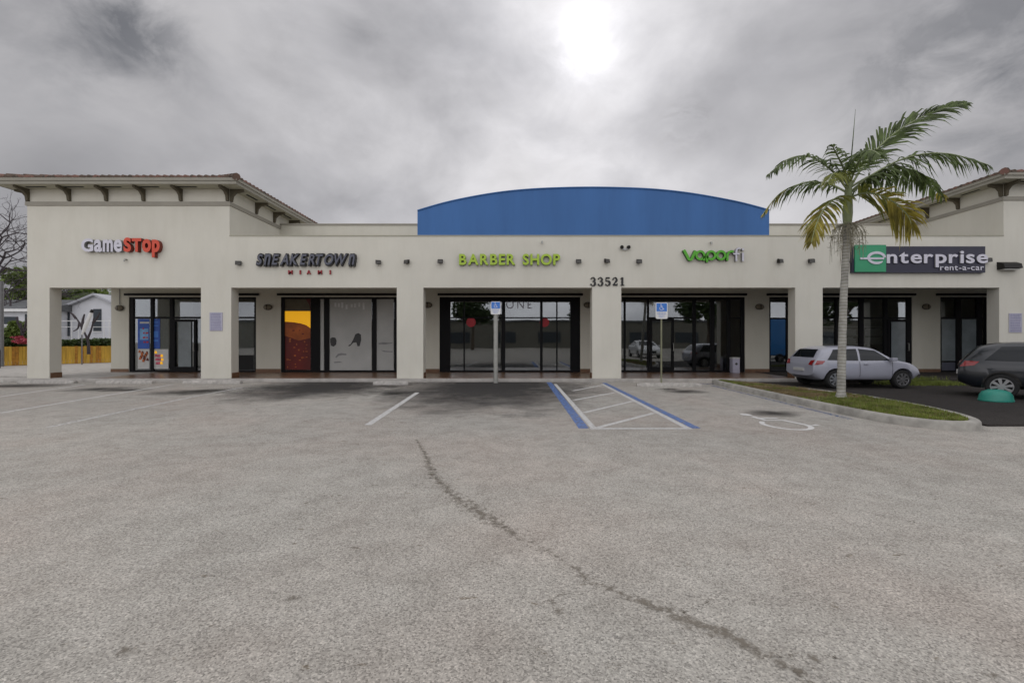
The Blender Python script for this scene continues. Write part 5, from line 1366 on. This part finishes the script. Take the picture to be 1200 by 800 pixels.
# ------------------------------------------------------------------ light
sd = Vector(((684-U0)/F, 1, (V0-51)/F)).normalized()
el = math.asin(sd.z); az = math.atan2(sd.x, sd.y)
sun = bpy.data.lights.new('sun', 'SUN'); sun.energy = .7; sun.angle = R(14); sun.color = (1, .96, .9)
so = bpy.data.objects.new('sun', sun); col.objects.link(so); so.rotation_euler = sd.to_track_quat('Z', 'Y').to_euler(); so.location = (5, 30, 25)
w = bpy.data.worlds.new('World'); scene.world = w; w.use_nodes = True; nt = w.node_tree
bg = nt.nodes['Background']; tc = N(nt, 'ShaderNodeTexCoord'); dirv = tc.outputs['Generated']
sky = N(nt, 'ShaderNodeTexSky', sky_type='NISHITA'); sky.sun_disc = False; sky.sun_elevation = el; sky.sun_rotation = az
def MA(op, a, b=None, c=None):
    n = N(nt, 'ShaderNodeMath', operation=op)
    for i, q in enumerate((a, b, c)):
        if q is None: continue
        if isinstance(q, (int, float)): n.inputs[i].default_value = q
        else: L(nt, q, n.inputs[i])
    return n.outputs[0]
def dotd(u, v):
    n = N(nt, 'ShaderNodeVectorMath', operation='DOT_PRODUCT'); L(nt, nrm.outputs[0], n.inputs[0]); n.inputs[1].default_value = Vector(((u-U0)/F, 1, (V0-v)/F)).normalized(); return n.outputs['Value']
nrm = N(nt, 'ShaderNodeVectorMath', operation='NORMALIZE'); L(nt, dirv, nrm.inputs[0])
sx = N(nt, 'ShaderNodeSeparateXYZ'); L(nt, nrm.outputs[0], sx.inputs[0])
zc = MA('ADD', MA('MAXIMUM', sx.outputs['Z'], 0.0), .22)
cb = N(nt, 'ShaderNodeCombineXYZ'); L(nt, MA('DIVIDE', sx.outputs['X'], zc), cb.inputs[0]); L(nt, MA('DIVIDE', sx.outputs['Y'], zc), cb.inputs[1])
mp = N(nt, 'ShaderNodeMapping'); mp.inputs['Scale'].default_value = (1.0, 1.0, 1.5); mp.inputs['Rotation'].default_value = (.25, .35, .3); mp.inputs['Location'].default_value = (3.1, 1.7, 0); L(nt, nrm.outputs[0], mp.inputs[0])
n1 = N(nt, 'ShaderNodeTexNoise', Scale=2.6, Detail=7.0, Roughness=.5, Distortion=.35); L(nt, mp.outputs[0], n1.inputs['Vector'])
n2 = N(nt, 'ShaderNodeTexNoise', Scale=8.0, Detail=8.0, Roughness=.6, Distortion=.4); L(nt, mp.outputs[0], n2.inputs['Vector'])
soft = ramp(nt, n1.outputs[0], [(.33, (.72,)*3), (.5, (1.0,)*3), (.66, (1.32,)*3)])
fin = ramp(nt, n2.outputs[0], [(.25, (.90,)*3), (.75, (1.12,)*3)])
tex0 = ramp(nt, n2.outputs[0], [(.3, (.55,)*3), (.7, (1.45,)*3)])
# base cloud brightness: darker high up, brighter towards the horizon under the sun, plus fill added behind the camera to lift the backlit front
ds = dotd(684, 51)
dpos = MA('MAXIMUM', ds, 0.0)
glow1 = MA('MULTIPLY', MA('POWER', dpos, 9.0), .13)
glow2 = MA('MULTIPLY', MA('POWER', dpos, 60.0), .15)
glow3 = MA('MULTIPLY', MA('POWER', dpos, 1000.0), MA('MULTIPLY', MA('MULTIPLY', fin, tex0), .95))
low = MA('MULTIPLY', MA('POWER', MA('MAXIMUM', MA('SUBTRACT', 1.0, MA('ABSOLUTE', MA('SUBTRACT', sx.outputs['Z'], .02))), 0.0), 5.0), .20)
hc = MA('MULTIPLY', low, MA('POWER', MA('MAXIMUM', dotd(660, 330), 0.0), 4.0))
back = MA('MULTIPLY', MA('MAXIMUM', MA('MULTIPLY_ADD', sx.outputs['Y'], -1.0, .25), 0.0), .72)
zen = MA('MULTIPLY', MA('POWER', MA('MAXIMUM', sx.outputs['Z'], 0.0), 3.0), .35)
base_ = MA('ADD', MA('ADD', .35, back), MA('ADD', zen, MA('ADD', glow1, MA('MULTIPLY', hc, 3.4))))
tex = MA('MULTIPLY', soft, fin)
val = MA('MULTIPLY', base_, tex)
# dark torn patches
pt = None
for u, v, pw, amt in [(150, 30, 260, .42), (803, 146, 900, .65), (1170, 70, 44, .42), (430, 30, 500, .25), (40, 44, 60, .15)]:
    q = MA('MULTIPLY', MA('POWER', MA('MAXIMUM', dotd(u, v), 0.0), float(pw)), amt); pt = q if pt is None else MA('ADD', pt, q)
pt = MA('MULTIPLY', pt, MA('MULTIPLY', ramp(nt, n2.outputs[0], [(.38, (0, 0, 0)), (.62, (1, 1, 1))]), 1.25))
val2 = MA('MULTIPLY', val, MA('SUBTRACT', 1.0, MA('MINIMUM', pt, .7)))
val3 = MA('ADD', val2, MA('ADD', MA('MULTIPLY', glow2, fin), glow3))
ccol = N(nt, 'ShaderNodeMixRGB', blend_type='MIX'); ccol.inputs[1].default_value = (.97, .975, 1.06, 1); ccol.inputs[2].default_value = (1.02, .995, 1.0, 1); L(nt, n1.outputs[0], ccol.inputs[0])
vm = N(nt, 'ShaderNodeVectorMath', operation='SCALE'); L(nt, ccol.outputs[0], vm.inputs[0]); L(nt, MA('MULTIPLY', val3, 10.0), vm.inputs['Scale'])
# the clear sky shows a little through the torn patches
mixs = N(nt, 'ShaderNodeMixRGB', blend_type='MIX'); L(nt, MA('MINIMUM', MA('MULTIPLY', pt, .12), .12), mixs.inputs[0]); L(nt, vm.outputs[0], mixs.inputs[1]); L(nt, sky.outputs[0], mixs.inputs[2])
L(nt, mixs.outputs[0], bg.inputs['Color']); bg.inputs['Strength'].default_value = .1

scene.view_settings.view_transform = 'Standard'; scene.view_settings.look = 'None'; scene.view_settings.exposure = 0; scene.view_settings.gamma = 1
